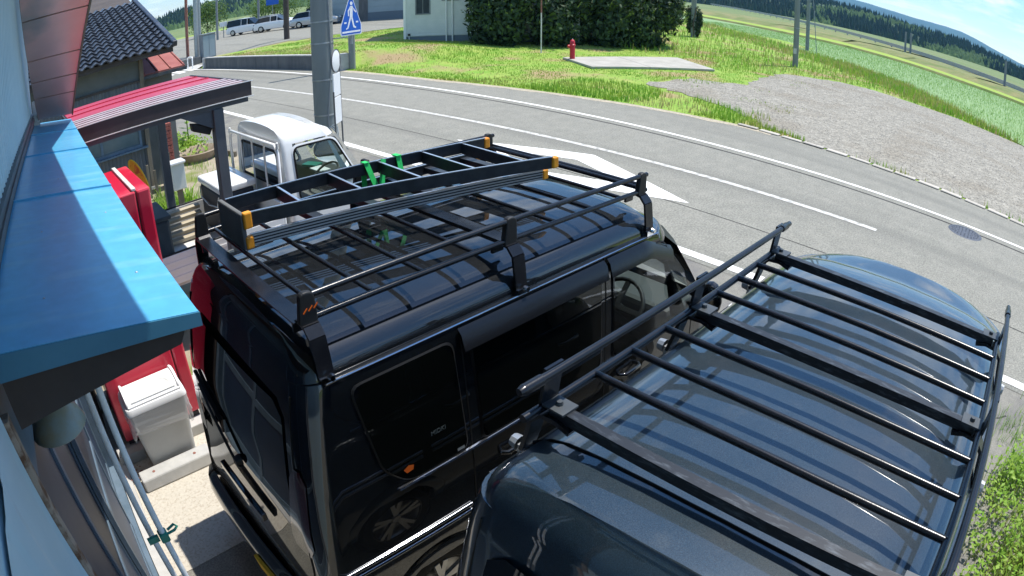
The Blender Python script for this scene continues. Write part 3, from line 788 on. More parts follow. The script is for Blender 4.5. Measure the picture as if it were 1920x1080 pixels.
# sliding shop doors under the awning
DX = WX - .10
dr = shear(MB().box(DX - .06, DX + .07, 1.15, 4.20, 0, .06).box(DX - .06, DX + .07, 1.15, 4.20, 2.12, 2.42).box(DX - .06, DX + .08, 1.15, 1.20, .06, 2.12).box(DX - .06, DX + .07, 4.15, 4.22, .06, 2.12)).build('sliding_door', 'aluminium', shop)
for i, (y0, y1) in enumerate(((1.20, 1.94), (1.90, 2.67), (2.63, 3.41), (3.37, 4.15))):
    xo = DX + (.022 if i % 2 == 0 else -.012)
    leaf = shear(MB().box(xo - .014, xo + .014, y0, y0 + .045, .06, 2.12).box(xo - .014, xo + .014, y1 - .045, y1, .06, 2.12).box(xo - .013, xo + .013, y0 + .045, y1 - .045, 2.07, 2.12).box(xo - .013, xo + .013, y0 + .045, y1 - .045, .06, .14).box(xo - .013, xo + .013, y0 + .045, y1 - .045, .80, .85)).build('door_leaf', 'aluminium', dr)
    shear(MB().box(xo - .003, xo + .003, y0 + .045, y1 - .045, .85, 2.07)).build('glass_pane', 'door_panel', dr)
    shear(MB().box(xo - .006, xo + .006, y0 + .045, y1 - .045, .14, .80)).build('kick_panel', 'kick_blue', dr)
shear(MB().box(DX + .075, DX + .16, 1.2, 4.2, 0, .035)).build('door_sill', 'concrete', shop)
# dome lamp below the awning
lampP = shop
dl = MB().lathe([(.015, .085), (.03, .08), (.06, .065), (.092, .035), (.105, 0), (.10, -.004), (.085, .03), (.055, .06), (.015, .078)], (-.165, 1.72, 1.99), n=20).tube([(-.165, 1.72, 2.07), (-.165, 1.72, 2.30), (-.20, 1.72, 2.345)], .012)
lo_ = dl.build('dome_lamp', 'lamp_dome', shop, smooth=50)
MB().lathe([(0, -.02), (.022, -.014), (.03, .01), (.024, .04)], (-.165, 1.72, 1.99), n=12).build('lamp_bulb', 'white_trim', lo_, smooth=60)

# ---- red roofed canopy beside the shop
can = thing('carport_canopy', 'low red metal canopy with brown fascia on steel posts over the truck bed', 'canopy', (1.2, 6.3, 0))
MB().box(.42, 2.08, 5.33, 7.26, 2.30, 2.335).build('roof_deck', 'canopy_brown', can)
rp = MB().box(.44, 2.06, 6.03, 7.25, 2.336, 2.350).build('roof_sheet', 'canopy_red', can)
for k in range(2):
    MB().box(.44, 2.06, 6.42 + k * .42, 6.43 + k * .42, 2.351, 2.360).build('roof_rib', 'canopy_red', rp)
for k in range(9):  # ribbed front strip; roof glare put into its pale pink and white colours
    MB().box(.43, 2.07, 5.345 + k * .075, 5.403 + k * .075, 2.336, 2.350 + (k % 2) * .008).build('edge_sheet', ('pink_metal', 'glare_pale', 'pink_metal', 'glare_pale', 'canopy_red')[k % 5] if k < 5 else 'glare_pale', can)
MB().box(.42, 2.10, 5.29, 5.325, 2.225, 2.352).build('fascia_board', 'canopy_brown', can)
MB().box(2.085, 2.115, 5.326, 7.26, 2.225, 2.352).build('fascia_board', 'canopy_brown', can)
for z_ in (2.354, 2.218):
    MB().box(.42, 2.118, 5.284, 5.292, z_, z_ + .007).build('fascia_trim', 'white_trim', can)
MB().box(.42, 2.08, 5.335, 5.40, 2.17, 2.298).build('beam', 'canopy_post', can)
MB().box(.42, 2.08, 7.14, 7.22, 2.17, 2.298).build('beam', 'canopy_post', can)
for (x_, y_) in ((1.775, 5.36), (1.65, 7.2), (.5, 7.2)):
    MB().box(x_ - .05, x_ + .05, y_ - .05, y_ + .05, 0, 2.17).build('post', 'canopy_post', can, bevel=.006, seg=1)
    MB().box(x_ - .08, x_ + .08, y_ - .08, y_ + .08, 0, .012).build('base_plate', 'galvanized', can)
MB().prism([(1.73, 5.34, 2.168), (1.42, 5.34, 2.168), (1.73, 5.34, 2.0)], (0, .03, 0)).build('knee_brace', 'canopy_post', can)
# floodlight on the post
fl_ = MB().prism([(1.52, 5.36, 2.09), (1.74, 5.36, 2.04), (1.69, 5.36, 1.95), (1.53, 5.36, 2.02)], (0, .09, 0)).build('flood_lamp', 'plastic_black', can, bevel=.01)
MB().tube([(1.69, 5.405, 2.0), (1.73, 5.39, 2.0)], .012).build('lamp_arm', 'galvanized', fl_)

# ---- tiled house behind the canopy
hs = thing('tiled_house', 'old grey house with dark wavy tiled roof behind the red canopy', 'house', (.5, 13, 0))
MB().box(-3, 2.33, 11.45, 17, 0, 2.62).build('wall', 'wall_grey', hs)
# corrugated cladding, two fields, vertical waves
def corr(x0, x1, z0, z1, y, pitch=.075, a=.012):
    mb = MB(); n = int((x1 - x0) / pitch * 6)
    vs = []
    for i in range(n + 1):
        x = x0 + (x1 - x0) * i / n
        vs += [(x, y - a + a * math.cos(2 * math.pi * (x - x0) / pitch), z0), (x, y - a + a * math.cos(2 * math.pi * (x - x0) / pitch), z1)]
    return mb.add(vs, [(2 * i, 2 * i + 2, 2 * i + 3, 2 * i + 1) for i in range(n)])
corr(-3, 2.28, 1.52, 2.10, 11.435).build('corrugated_cladding', 'corrugated', hs, smooth=80, recalc=False)
corr(-3, 2.28, .15, .93, 11.435).build('corrugated_cladding', 'corrugated', hs, smooth=80, recalc=False)
MB().box(-3, 2.35, 11.39, 11.45, 2.10, 2.14).build('wall_batten', 'wood_dark', hs)
MB().box(2.28, 2.36, 11.38, 11.5, 0, 2.6).build('corner_post', 'wood_grey', hs)
MB().box(-3, 2.40, 11.36, 11.45, 0, .15).build('footing', 'concrete', hs)
wf = MB().box(.55, 2.20, 11.37, 11.43, .93, .985).box(.55, 2.20, 11.37, 11.43, 1.50, 1.55).box(.55, .60, 11.37, 11.43, .985, 1.50).box(2.15, 2.20, 11.37, 11.43, .985, 1.50).box(1.36, 1.41, 11.38, 11.43, .985, 1.50).build('window', 'aluminium', hs)
for x0, x1 in ((.60, 1.36), (1.41, 2.15)):
    MB().box(x0, x1, 11.40, 11.41, .985, 1.50).build('pane', 'house_pane', wf)
MB().box(.5, 2.30, 11.30, 11.40, .895, .928).build('window_sill', 'aluminium', wf)
SL = .30
EY, EZ = 11.0, 2.62
MB().prism([(-3, EY + .05, EZ - .06), (-3, 17, EZ - .06 + 5.95 * SL), (-3, 17, EZ + 5.95 * SL), (-3, EY + .05, EZ)], (5.86, 0, 0)).build('roof_deck', 'wood_dark', hs)
rf = MB().box(-3, 2.88, EY + .02, EY + .05, EZ - .10, EZ - .01).build('eave_board', 'wood_dark', hs)
tw, tl = .185, .24
tm = MB()
n_ = 8
def wv(t): return .026 * math.cos(2 * math.pi * t) if t < .62 else .026 * math.cos(2 * math.pi * .62) + .030 * math.sin((t - .62) / .38 * math.pi) * .4 + (t - .62) / .38 * (.026 - .026 * math.cos(2 * math.pi * .62))
top = [(tw * 1.04 * i / n_, 0, .045 + wv(i / n_)) for i in range(n_ + 1)]
bk_ = [(tw * 1.04 * i / n_, tl * 1.12, .010 + wv(i / n_)) for i in range(n_ + 1)]
lip = [(tw * 1.04 * i / n_, 0, .020 + wv(i / n_)) for i in range(n_ + 1)]
k = n_ + 1
tm.add(top + bk_ + lip, [(i, i + 1, k + i + 1, k + i) for i in range(n_)] + [(2 * k + i, 2 * k + i + 1, i + 1, i) for i in range(n_)])
tile0 = None
sl = math.atan(SL)
roof_t = MB().box(2.80, 2.90, EY, EY + .03, EZ - .02, EZ + .05).build('roof', 'kawara', hs)
ORG[roof_t.name] = ORG[hs.name]
for rr in range(17):
    for cc in range(15):
        x = 2.86 - (cc + 1) * tw
        y = EY - .06 + rr * tl * math.cos(sl)
        z = EZ + rr * tl * math.sin(sl) - .02
        if tile0 is None:
            tile0 = tm.build('roof_tile', 'kawara', roof_t, smooth=50, recalc=False, o=(0, 0, 0)); ob = tile0
        else:
            ob = tile0.copy(); COL.objects.link(ob)
        ob.location = Vector((x, y, z)) - ORG[hs.name]
        ob.rotation_euler = (sl + random.uniform(-.012, .012), 0, random.uniform(-.012, .012))
gb = None
for rr in range(17):                                                     # verge tiles down the gable
    y = EY - .06 + rr * tl * math.cos(sl); z = EZ + rr * tl * math.sin(sl)
    if gb is None:
        gb = MB().box(0, .10, 0, tl * 1.08, -.05, .06).build('verge_tile', 'kawara', roof_t, bevel=.02, o=(0, 0, 0)); ob = gb
    else:
        ob = gb.copy(); COL.objects.link(ob)
    ob.location = Vector((2.85, y, z + .03)) - ORG[hs.name]; ob.rotation_euler = (sl, 0, 0)
# lean-to with the red metal roof
lt = MB().box(2.36, 3.05, 11.9, 13.4, 0, 2.12).build('lean_to', 'wall_grey', hs)
lr = MB().prism([(2.37, 11.65, 2.19), (2.37, 13.6, 2.72), (2.37, 13.6, 2.68), (2.37, 11.65, 2.15)], (.90, 0, 0)).build('lean_to_roof', 'roof_brick', lt)
for k_ in range(4):
    MB().prism([(2.42 + k_ * .27, 11.66, 2.215), (2.42 + k_ * .27, 13.59, 2.735), (2.42 + k_ * .27, 13.59, 2.722), (2.42 + k_ * .27, 11.66, 2.195)], (.025, 0, 0)).build('roof_seam', 'roof_brick', lt)
MB().box(2.36, 3.29, 11.60, 11.65, 2.10, 2.16).build('lean_to_gutter', 'flashing', lt)

# ---- white sided house across the road
A, B = Vector((18.8, 26.4, 0)), Vector((21.07, 23.75, 0))
e = (B - A).normalized(); nrm = Vector((-e.y, e.x, 0))
if nrm.dot(A) > 0: nrm = -nrm
wh = thing('white_house', 'white board sided house with small window left of the dark yews', 'house', tuple(A + e * 3))
def hp(t, out, z): return A + e * t + nrm * out + Vector((0, 0, z))
def hbox(mb, t0, t1, o0, o1, z0, z1):
    return mb.obox((hp((t0 + t1) / 2, (o0 + o1) / 2, (z0 + z1) / 2)), e * (t1 - t0) / 2, nrm * (o1 - o0) / 2, (0, 0, (z1 - z0) / 2))
hbox(MB(), 0.02, 8.5, -6, -.03, .2, 4.6).build('wall', 'cream_siding', wh)
hbox(MB(), 0.05, 8.5, -6, -.02, -.1, .62).build('foundation', 'warehouse_base', wh)
bd0 = None
z_ = .66
while z_ < 4.4:
    for (t0, t1) in (((0.10, 8.5),) if not (1.75 < z_ < 2.75) else ((.10, .58), (1.34, 8.5))):
        b_ = MB().add([hp(t0, .018, z_), hp(t1, .018, z_), hp(t1, .004, z_ + .155), hp(t0, .004, z_ + .155), hp(t0, -.02, z_), hp(t1, -.02, z_), hp(t1, -.02, z_ + .155), hp(t0, -.02, z_ + .155)],
                      [(0, 1, 2, 3), (4, 7, 6, 5), (0, 4, 5, 1), (3, 2, 6, 7), (0, 3, 7, 4), (1, 5, 6, 2)])
        b_.build('siding_board', 'cream_siding', wh)
    z_ += .16
hbox(MB(), -.02, .10, -.03, .035, .2, 4.6).build('corner_board', 'white_trim', wh)
w_ = hbox(hbox(hbox(hbox(MB(), .58, .64, -.03, .04, 1.75, 2.78), 1.28, 1.34, -.03, .04, 1.75, 2.78), .64, 1.28, -.03, .04, 1.75, 1.81), .64, 1.28, -.03, .04, 2.72, 2.78).build('window', 'steel_grey', wh)
hbox(MB(), .64, 1.28, -.02, -.005, 1.81, 2.72).build('pane', 'dark_pane', w_)
hbox(MB(), .945, .975, -.005, .02, 1.81, 2.72).build('sash_bar', 'steel_grey', w_)
for t in (2.12, 2.42):
    MB().tube([hp(t, .07, .15), hp(t, .07, 4.4)], .035, n=8).build('downpipe', 'white_trim', wh, smooth=50)
MB().tube([hp(1.9, .06, 2.45), hp(2.75, .06, 2.45)], .02, n=6).build('drain_pipe', 'steel_grey', wh)
hbox(MB(), .2, .32, .0, .08, .68, .78).build('meter_box', 'plastic_black', wh)
MB().tube([hp(.26, .05, .1), hp(.26, .05, .7)], .02, n=6).build('drain_pipe', 'white_trim', wh)
rfp = MB().prism([hp(-.5, .6, 4.5), hp(-.5, -3, 6.0), hp(-.5, -6.6, 4.5)], e * 9.6).build('roof', 'steel_grey', wh)

# ---- big grey warehouse behind
P, Q = Vector((29.0, 49.4, 0)), Vector((37.0, 40.0, 0))
e2 = (Q - P).normalized(); n2 = Vector((-e2.y, e2.x, 0))
if n2.dot(P) > 0: n2 = -n2
wr = thing('warehouse', 'long grey panelled warehouse far behind the white house', 'building', tuple((P + Q) / 2))
def wbx(mb, t0, t1, o0, o1, z0, z1):
    return mb.obox(P + e2 * (t0 + t1) / 2 + n2 * (o0 + o1) / 2 + Vector((0, 0, (z0 + z1) / 2)), e2 * (t1 - t0) / 2, n2 * (o1 - o0) / 2, (0, 0, (z1 - z0) / 2))
wbx(MB(), -3, 13, -9, -.04, .3, 7.2).build('wall', 'warehouse', wr)
wbx(MB(), -3, 13, -9, .02, .2, 1.35).build('plinth', 'warehouse_base', wr)
z_ = 1.36
while z_ < 6.5:
    wbx(MB(), -3, 13, -.04, .0, z_, z_ + .50).build('wall_panel', 'warehouse', wr)
    z_ += .53
wbx(MB(), 1.2, 2.0, .0, .06, .6, 2.6).build('door', 'concrete_dark', wr)
MB().prism([P + e2 * -3.3 + n2 * .5 + Vector((0, 0, 7.2)), P + e2 * -3.3 + n2 * -4.5 + Vector((0, 0, 8.4)), P + e2 * -3.3 + n2 * -9.5 + Vector((0, 0, 7.2))], e2 * 16.6).build('roof', 'steel_grey', wr)

# ---- retaining wall with its coping along the far side of the road
rw = thing('retaining_wall', 'low dark concrete retaining wall along the far road edge', 'wall', (12, 28, 0))
segs = [22.3, 24.5, 26.8, 29, 31.2, 33.4, 35.6]
for y0, y1 in zip(segs, segs[1:]):
    x0, x1 = xe(y0), xe(y1)
    MB().prism([(x0 - .06, y0 + .01, 0), (x0 + .12, y0 + .01, 0), (x1 + .12, y1 - .01, 0), (x1 - .06, y1 - .01, 0)], (0, 0, .60)).build('wall_panel', 'concrete_dark', rw)
    MB().prism([(x0 - .09, y0 + .005, .602), (x0 + .14, y0 + .005, .602), (x1 + .14, y1 - .005, .602), (x1 - .09, y1 - .005, .602)], (0, 0, .045)).build('coping', 'concrete', rw)
MB().box(xe(22.2) - .12, xe(22.2) + .3, 21.9, 22.29, 0, .68).build('end_pier', 'concrete', rw)
MB().box(xe(35.8) - .12, xe(35.8) + .3, 35.62, 35.95, 0, .62).build('end_pier', 'concrete', rw)
wb_ = tag(MB().prism([(xe(39.6) - .1, 39.6, 0), (xe(39.6) + 1.4, 39.6, 0), (xe(43) + 1.4, 43, 0), (xe(43) - .1, 43, 0)], (0, 0, .55)).build('concrete_block', 'concrete_dark', bevel=.03), 'dark concrete block past the white hoop barrier', 'block')
# lot behind the wall
lot2 = structure(sheet_grid(12, 60, 34, 90, 1.0, lambda x, y: T(x, y) + .02, lambda x, y: x > xe(y) + 1.2 + max(0, 36.5 - y) * 4), 'upper_lot', 'asphalt_road')
drv = structure(sheet_grid(4, 14, 36.5, 40.5, .5, lambda x, y: T(x, y) + .012, lambda x, y: x > xe(y) - .1), 'driveway', 'concrete')

# ================================================================== VEHICLES
def loft(mb, prof, stations, place, skip=None, cap0=True, cap1=True):
    """prof: half section [(y,z)...] from the sill up to the roof centre (y=0); place(x,y,z) bends it"""
    n = len(prof); N = 2 * n - 1; base = len(mb.v)
    for x in stations:
        for j in range(N):
            y, z = prof[j] if j < n else prof[2 * n - 2 - j]
            if j < n: y = -y
            mb.v.append(Vector(place(x, y, z)))
    for i in range(len(stations) - 1):
        for j in range(N - 1):
            y0, z0 = prof[j] if j < n else prof[2 * n - 2 - j]
            j1 = j + 1
            y1, z1 = prof[j1] if j1 < n else prof[2 * n - 2 - j1]
            side = -1 if j < n - 1 else 1
            if skip and skip((stations[i] + stations[i + 1]) / 2, (z0 + z1) / 2, side, (y0 + y1) / 2): continue
            a = base + i * N + j
            mb.f.append((a, a + N, a + N + 1, a + 1))
    for cap, i in ((cap0, 0), (cap1, len(stations) - 1)):
        if not cap: continue
        for j in range(n - 1):
            z0, z1 = prof[j][1], prof[j + 1][1]
            if callable(cap) and not cap((z0 + z1) / 2): continue
            a, b, c_, d_ = base + i * N + j, base + i * N + j + 1, base + i * N + N - 2 - j, base + i * N + N - 1 - j
            mb.f.append((a, b, c_, d_) if b != c_ else (a, b, d_))
    return mb

VP = [(.60, .20), (.69, .25), (.722, .36), (.735, .52), (.7375, .66), (.7375, .80), (.736, .95), (.732, 1.06), (.727, 1.13), (.722, 1.22), (.715, 1.31), (.707, 1.41), (.699, 1.50), (.691, 1.58), (.684, 1.64), (.674, 1.695), (.668, 1.712), (.652, 1.712), (.648, 1.735), (.632, 1.768), (.590, 1.802), (.520, 1.826), (.400, 1.843), (.220, 1.853), (0, 1.857)]
def vprof(z):
    pts = [(b, a) for a, b in VP if b <= 1.70]
    return lerp_tab(pts, z)
LR = [(.2, .02), (.42, -.01), (.60, .0), (.85, .035), (1.05, .05), (1.3, .085), (1.6, .145), (1.75, .19), (1.857, .26)]
LF = [(.2, -.06), (.4, 0), (.75, -.03), (.95, -.10), (1.06, -.17), (1.3, -.34), (1.6, -.50), (1.72, -.56), (1.857, -.74)]
LF1 = [(.2, -.06), (.4, 0), (.75, -.05), (.95, -.16), (1.06, -.26), (1.3, -.45), (1.6, -.70), (1.72, -.79), (1.857, -.98)]
LF2 = LF
LF = LF1
HW, RR, RF = .7375, .11, .30
def vplace(x, y, z):
    W_ = HW; f = 1
    if x < RR: f = (W_ - RR + math.sqrt(max(0, RR * RR - (RR - x) ** 2))) / W_
    if x > 3.395 - RF:
        d = x - (3.395 - RF); f = (W_ - RF * .75 + .75 * math.sqrt(max(0, RF * RF - d * d))) / W_
    y2 = y * f
    fr = 1 - sstep(0, .55, x); ff = sstep(2.15, 3.395, x)
    x2 = x + lerp_tab(LR, z) * fr + lerp_tab(LF, z) * ff + .03 * (y2 / W_) ** 2 * fr - .15 * (y2 / W_) ** 2 * ff
    return (x2, y2, z - .055 * sstep(1.9, 3.2, x) * sstep(1.66, 1.80, z))
def vrear(y, z, off=0):
    W_ = HW; p = vprof(z) if z < 1.69 else .66
    s_ = abs(y) / p * W_ - (W_ - RR)
    d = 0 if s_ <= 0 else RR - math.sqrt(max(0, RR * RR - min(s_, RR) ** 2))
    x2, _, _ = vplace(d, 0, z)
    return (x2 + .03 * (y / W_) ** 2 * (1 - sstep(0, .55, d)) - off, y, z)
STV = [0, .006, .02, .045, .08, .11, .16, .22, .30, .36, .40, .50, .58, .64, .72, .80, .88, .96, 1.0, 1.15, 1.3, 1.45, 1.6, 1.75, 1.88, 1.92, 2.05, 2.2, 2.35, 2.48, 2.56, 2.64, 2.72, 2.80, 2.9, 3.0, 3.08, 3.095, 3.15, 3.2, 3.25, 3.3, 3.34, 3.37, 3.388, 3.395]
def make_van(root, X0, YC, paint, interior=True, seam_x=.22, folded=False):
    P_ = lambda x, y, z: (X0 + x, YC + y, z)
    pl = lambda x, y, z: P_(*vplace(x, y, z))
    def skip(x, z, side, y):
        if .45 < z < 1.0 and False: return True
        for xa in (.68, 2.78):
            if (x - xa) ** 2 + (z - .27) ** 2 < .30 ** 2 and z < .62: return True
        if 1.92 < x < 2.64 and 1.13 < z < 1.62: return True         # front door glass
        if x > 2.9 and 1.06 < z < 1.64 and abs(y) < .73 and x > 3.0: return True         # windscreen corners
        return False
    mb = loft(MB(), VP, STV, pl, skip, True, lambda z: not (1.06 < z < 1.64))
    body = mb.build('body', paint, root, smooth=38)
    sy = lambda s, off: (lambda x, z: P_(x, s * (vprof(z) + off), z))
    MB().box(X0 + .1, X0 + 3.2, YC - .6, YC + .6, .22, .30).build('floor', 'rubber', root)
    # wheel arch lips and liners
    for xa in (.68, 2.78):
        for s in (-1, 1):
            lip = MB(); n = 24; vs = []
            for i in range(n + 1):
                a = math.pi * i / n * 1.08 - .04 * math.pi
                for r_, o_ in ((.285, -.05), (.295, .006), (.355, .008), (.372, .0005)):
                    z = max(.21, .27 + r_ * math.sin(a)); x = xa + r_ * math.cos(a)
                    vs.append(P_(x, s * (vprof(z) + o_), z))
            lip.add(vs, [(4 * i + k, 4 * i + 4 + k, 4 * i + 5 + k, 4 * i + 1 + k) for i in range(n) for k in range(3)])
            lip.build('wheel_arch', paint, root, smooth=50, recalc=False)
            MB().lathe([(.30, 0), (.30, .26), (.0, .26)], P_(xa, s * .68, .27), (0, -s, 0), n=24).build('arch_liner', 'rubber', root)
    wheel0 = None
    for xa in (.68, 2.78):
        for s in (-1, 1):
            c = P_(xa, s * .585, .272)
            w = MB().lathe([(.17, .125), (.205, .13), (.245, .125), (.265, .10), (.272, .06), (.272, -.03), (.262, -.06)], c, (0, s, 0), n=36).build('wheel', 'rubber', root, smooth=40)
            rim = MB().lathe([(.178, .122), (.185, .128), (.172, .118), (.160, .07), (.0, .055)], c, (0, s, 0), n=36)
            rim.build('rim', 'alloy', w, smooth=40)
            sp_ = MB(); cv = Vector(c)
            for k in range(5):
                a = 2 * math.pi * k / 5 + .31
                for da in (-.16, .16):
                    r0 = Vector((math.cos(a), 0, math.sin(a))) * .035; r1 = Vector((math.cos(a + da), 0, math.sin(a + da))) * .176
                    sp_.bar(cv + r0 + Vector((0, s * .108, 0)), cv + r1 + Vector((0, s * .120, 0)), .030, .022, up=(0, s, 0))
            sp_.lathe([(0, .128), (.03, .126), (.042, .115), (.045, .09)], c, (0, s, 0), n=16)
            sp_.build('spokes', 'alloy', w)
    # windows: quarter, sliding door, front door
    QW = roundpoly([(.40, 1.655), (.87, 1.655), (.895, 1.125), (.50, 1.125)], .10)
    QW = roundpoly([(.385, 1.655), (.865, 1.655), (.885, 1.125), (.56, 1.125), (.45, 1.24)], .05)
    SW = roundpoly([(.965, 1.655), (1.80, 1.655), (1.80, 1.125), (.985, 1.125)], .03)
    FW = roundpoly([(1.90, 1.65), (2.36, 1.65), (2.60, 1.40), (2.72, 1.125), (1.905, 1.125)], .04)
    for s in (-1, 1):
        for nm, po_, g in (('quarter_window', QW, 'privacy_glass'), ('sliding_window', SW, 'privacy_glass'), ('front_window', FW, 'clear_glass')):
            cx = sum(p[0] for p in po_) / len(po_); cz = sum(p[1] for p in po_) / len(po_)
            fr = MB(); n = len(po_)
            outp = [(cx + (x - cx) * 1.02 + (.004 if x > cx else -.004), cz + (z - cz) * 1.025) for x, z in po_]
            vs = [sy(s, .0025)(x, min(z, 1.69)) for x, z in outp] + [sy(s, .007)(x, z) for x, z in po_]
            fr.add(vs, [(i, (i + 1) % n, n + (i + 1) % n, n + i) for i in range(n)])
            f_ = fr.build(nm, 'rubber', root, recalc=False)
            MB().panel(po_, sy(s, .0065), 8, 4).build('pane', g, f_, smooth=60, recalc=False)
        # chrome belt strip, door seams, side mouldings, handles
        bl = MB(); vs = []
        for i in range(25):
            x = .50 + (2.72 - .50) * i / 24
            for o_, z in ((.004, 1.118), (.013, 1.116), (.014, 1.106), (.006, 1.100)): vs.append(P_(x, s * (vprof(z) + o_), z))
        bl.add(vs, [(4 * i + k, 4 * i + 4 + k, 4 * i + 5 + k, 4 * i + 1 + k) for i in range(24) for k in range(3)])
        bl.build('belt_strip', 'chrome', root, recalc=False)
        for sx, z0, z1 in ((.915, .35, 1.70), (1.845, .30, 1.70), (2.74, .60, 1.12)):
            sm = MB(); vs = []
            for i in range(13):
                z = z0 + (z1 - z0) * i / 12
                vs += [P_(sx - .004, s * (vprof(z) + .0015), z), P_(sx + .004, s * (vprof(z) + .0015), z)]
            sm.add(vs, [(2 * i, 2 * i + 2, 2 * i + 3, 2 * i + 1) for i in range(12)])
            sm.build('door_seam', 'rubber', root, recalc=False)
        for z in (.775, .735):
            MB().tube([P_(.10 + .02, s * (vprof(z) + .004), z), P_(.88, s * (vprof(z) + .006), z)], .011, n=8).build('side_moulding', 'bright_lip', root, smooth=60)
            MB().tube([P_(.95, s * (vprof(z) + .006), z), P_(1.83, s * (vprof(z) + .006), z)], .011, n=8).build('side_moulding', 'bright_lip', root, smooth=60)
            MB().tube([P_(1.87, s * (vprof(z) + .006), z), P_(2.42, s * (vprof(z) + .006), z)], .011, n=8).build('side_moulding', 'bright_lip', root, smooth=60)
        for hx in (1.08, 1.98):
            MB().tube([P_(hx, s * (vprof(.98) + .004), .98), P_(hx + .02, s * (vprof(.98) + .03), .985), P_(hx + .15, s * (vprof(.98) + .03), .985), P_(hx + .17, s * (vprof(.98) + .004), .98)], .012, n=8).build('door_handle', paint, root, smooth=60)
        # smoked rain visors
        for x0, x1 in ((.905, 1.835), (1.86, 2.46)):
            vz = MB(); vs = []; n = 14
            for i in range(n + 1):
                x = x0 + (x1 - x0) * i / n
                for z, o_ in ((1.695, .006), (1.672, .026), (1.605, .036)):
                    vs.append(P_(x, s * (vprof(min(z, 1.69)) + o_), z - (.10 * max(0, (x - 2.2)) / .26 if x > 2.2 else 0)))
            vz.add(vs, [(3 * i + k, 3 * i + 3 + k, 3 * i + 4 + k, 3 * i + 1 + k) for i in range(n) for k in range(2)])
            vz.build('rain_visor', 'visor_glass', root, smooth=70, recalc=False)
        # rain gutter bead with a bright lip
        MB().tube([pl(x, s * .672, 1.708) for x in (.12, .22, .4, .8, 1.2, 1.6, 2.0, 2.3, 2.5, 2.7, 2.85)], .005, n=6).build('rain_gutter', 'bright_lip', root, smooth=60)
        # mirror
        mr = MB().lathe([(.0, -.035), (.05, -.033), (.075, -.02), (.08, .0), (.07, .025), (.04, .04), (0, .044)], P_(2.72, s * (.77 if folded else .86), 1.22), (0, s, 0) if folded else (-1, 0, 0), n=16)
        for p in mr.v: p.z = 1.22 + (p.z - 1.22) * 1.5
        mo = mr.build('side_mirror', paint, root, smooth=60)
        MB().tube([P_(2.70, s * .71, 1.14), P_(2.71, s * .80, 1.19)], .018).build('mirror_arm', 'plastic_black', mo)
        # lamps
        MB().panel(roundpoly([(.50, .88), (.665, .88), (.665, 1.36), (.58, 1.36)], .03), lambda y, z: P_(*vrear(s * y, z, .006)), 8, 5).build('tail_lamp', 'tail_red', root, smooth=60, recalc=False)
        MB().lathe([(0, .03), (.06, .028), (.09, .01), (.095, -.02)], P_(3.26, s * .52, .72), (1, s * .25, .1), n=16).build('headlamp', 'white_trim', root, smooth=60)
    # windscreen, tailgate glass
    MB().panel(roundpoly([(-.60, 1.64), (.60, 1.64), (.66, 1.06), (-.66, 1.06)], .06), lambda y, z: P_(3.395 + lerp_tab(LF, z) - .16 * (y / HW) ** 2 + .004, y, z), 8, 10).build('windscreen', 'clear_glass', root, smooth=60, recalc=False)
    tg = MB().panel(roundpoly([(-.53, 1.60), (.53, 1.60), (.56, 1.08), (-.56, 1.08)], .07), lambda y, z: P_(*vrear(y, z, .005)), 10, 12).build('rear_window', 'privacy_glass', root, smooth=60, recalc=False)
    def rline(nm, pts, r_, m_, par=root, off=.004):
        return MB().tube([P_(*vrear(y, z, off)) for y, z in pts], r_, n=6).build(nm, m_, par, smooth=60)
    rline('tailgate_seam', [(-.62, .52), (-.63, .8), (-.62, 1.1), (-.60, 1.4), (-.585, 1.66)], .004, 'rubber', off=.001)
    rline('tailgate_seam', [(.62, .52), (.63, .8), (.62, 1.1), (.60, 1.4), (.585, 1.66)], .004, 'rubber', off=.001)
    rline('tailgate_seam', [(-.62, .52), (-.3, .52), (0, .52), (.3, .52), (.62, .52)], .004, 'rubber', off=.001)
    # seam between tailgate and roof
    def roofz(y): return lerp_tab([(a, b) for a, b in VP[::-1] if b > 1.72], abs(y))
    ts = MB().tube([pl(seam_x, y, roofz(y) + .001) for y in [-.63 + 1.26 * i / 20 for i in range(21)]], .0055, n=6)
    ts.build('roof_seam', 'rubber', root, smooth=60)
    wp = MB().tube([P_(*vrear(-.05, 1.06, .03)), P_(*vrear(.18, 1.18, .035)), P_(*vrear(.40, 1.25, .03))], .008, n=6).build('rear_wiper', 'plastic_black', root)
    MB().bar(P_(*vrear(.12, 1.19, .018)), P_(*vrear(.50, 1.27, .018)), .012, .02, up=(-1, 0, .2)).build('wiper_blade', 'rubber', wp)
    MB().lathe([(0, .04), (.022, .036), (.03, .0)], P_(*vrear(-.05, 1.06, .0)), (-1, 0, 0), n=12).build('wiper_hub', 'plastic_black', wp, smooth=60)
    bp = MB(); vs = []
    for i in range(21):
        y = -.70 + 1.40 * i / 20
        for z, o_ in ((.24, .0), (.27, .05), (.40, .06), (.50, .045), (.53, .0)): vs.append(P_(*vrear(y, z, o_)))
    bp.add(vs, [(5 * i + k, 5 * i + 5 + k, 5 * i + 6 + k, 5 * i + 1 + k) for i in range(20) for k in range(4)]).build('rear_bumper', paint, root, smooth=50, recalc=False)
    np_ = MB().add([P_(*vrear(y, z, .075)) for y, z in ((-.40, .33), (-.07, .33), (-.07, .45), (-.40, .45))] + [P_(*vrear(y, z, .055)) for y, z in ((-.40, .33), (-.07, .33), (-.07, .45), (-.40, .45))], [(0, 1, 2, 3), (7, 6, 5, 4), (0, 4, 5, 1), (1, 5, 6, 2), (2, 6, 7, 3), (3, 7, 4, 0)])
    np_.build('number_plate', 'banner_yellow', root)
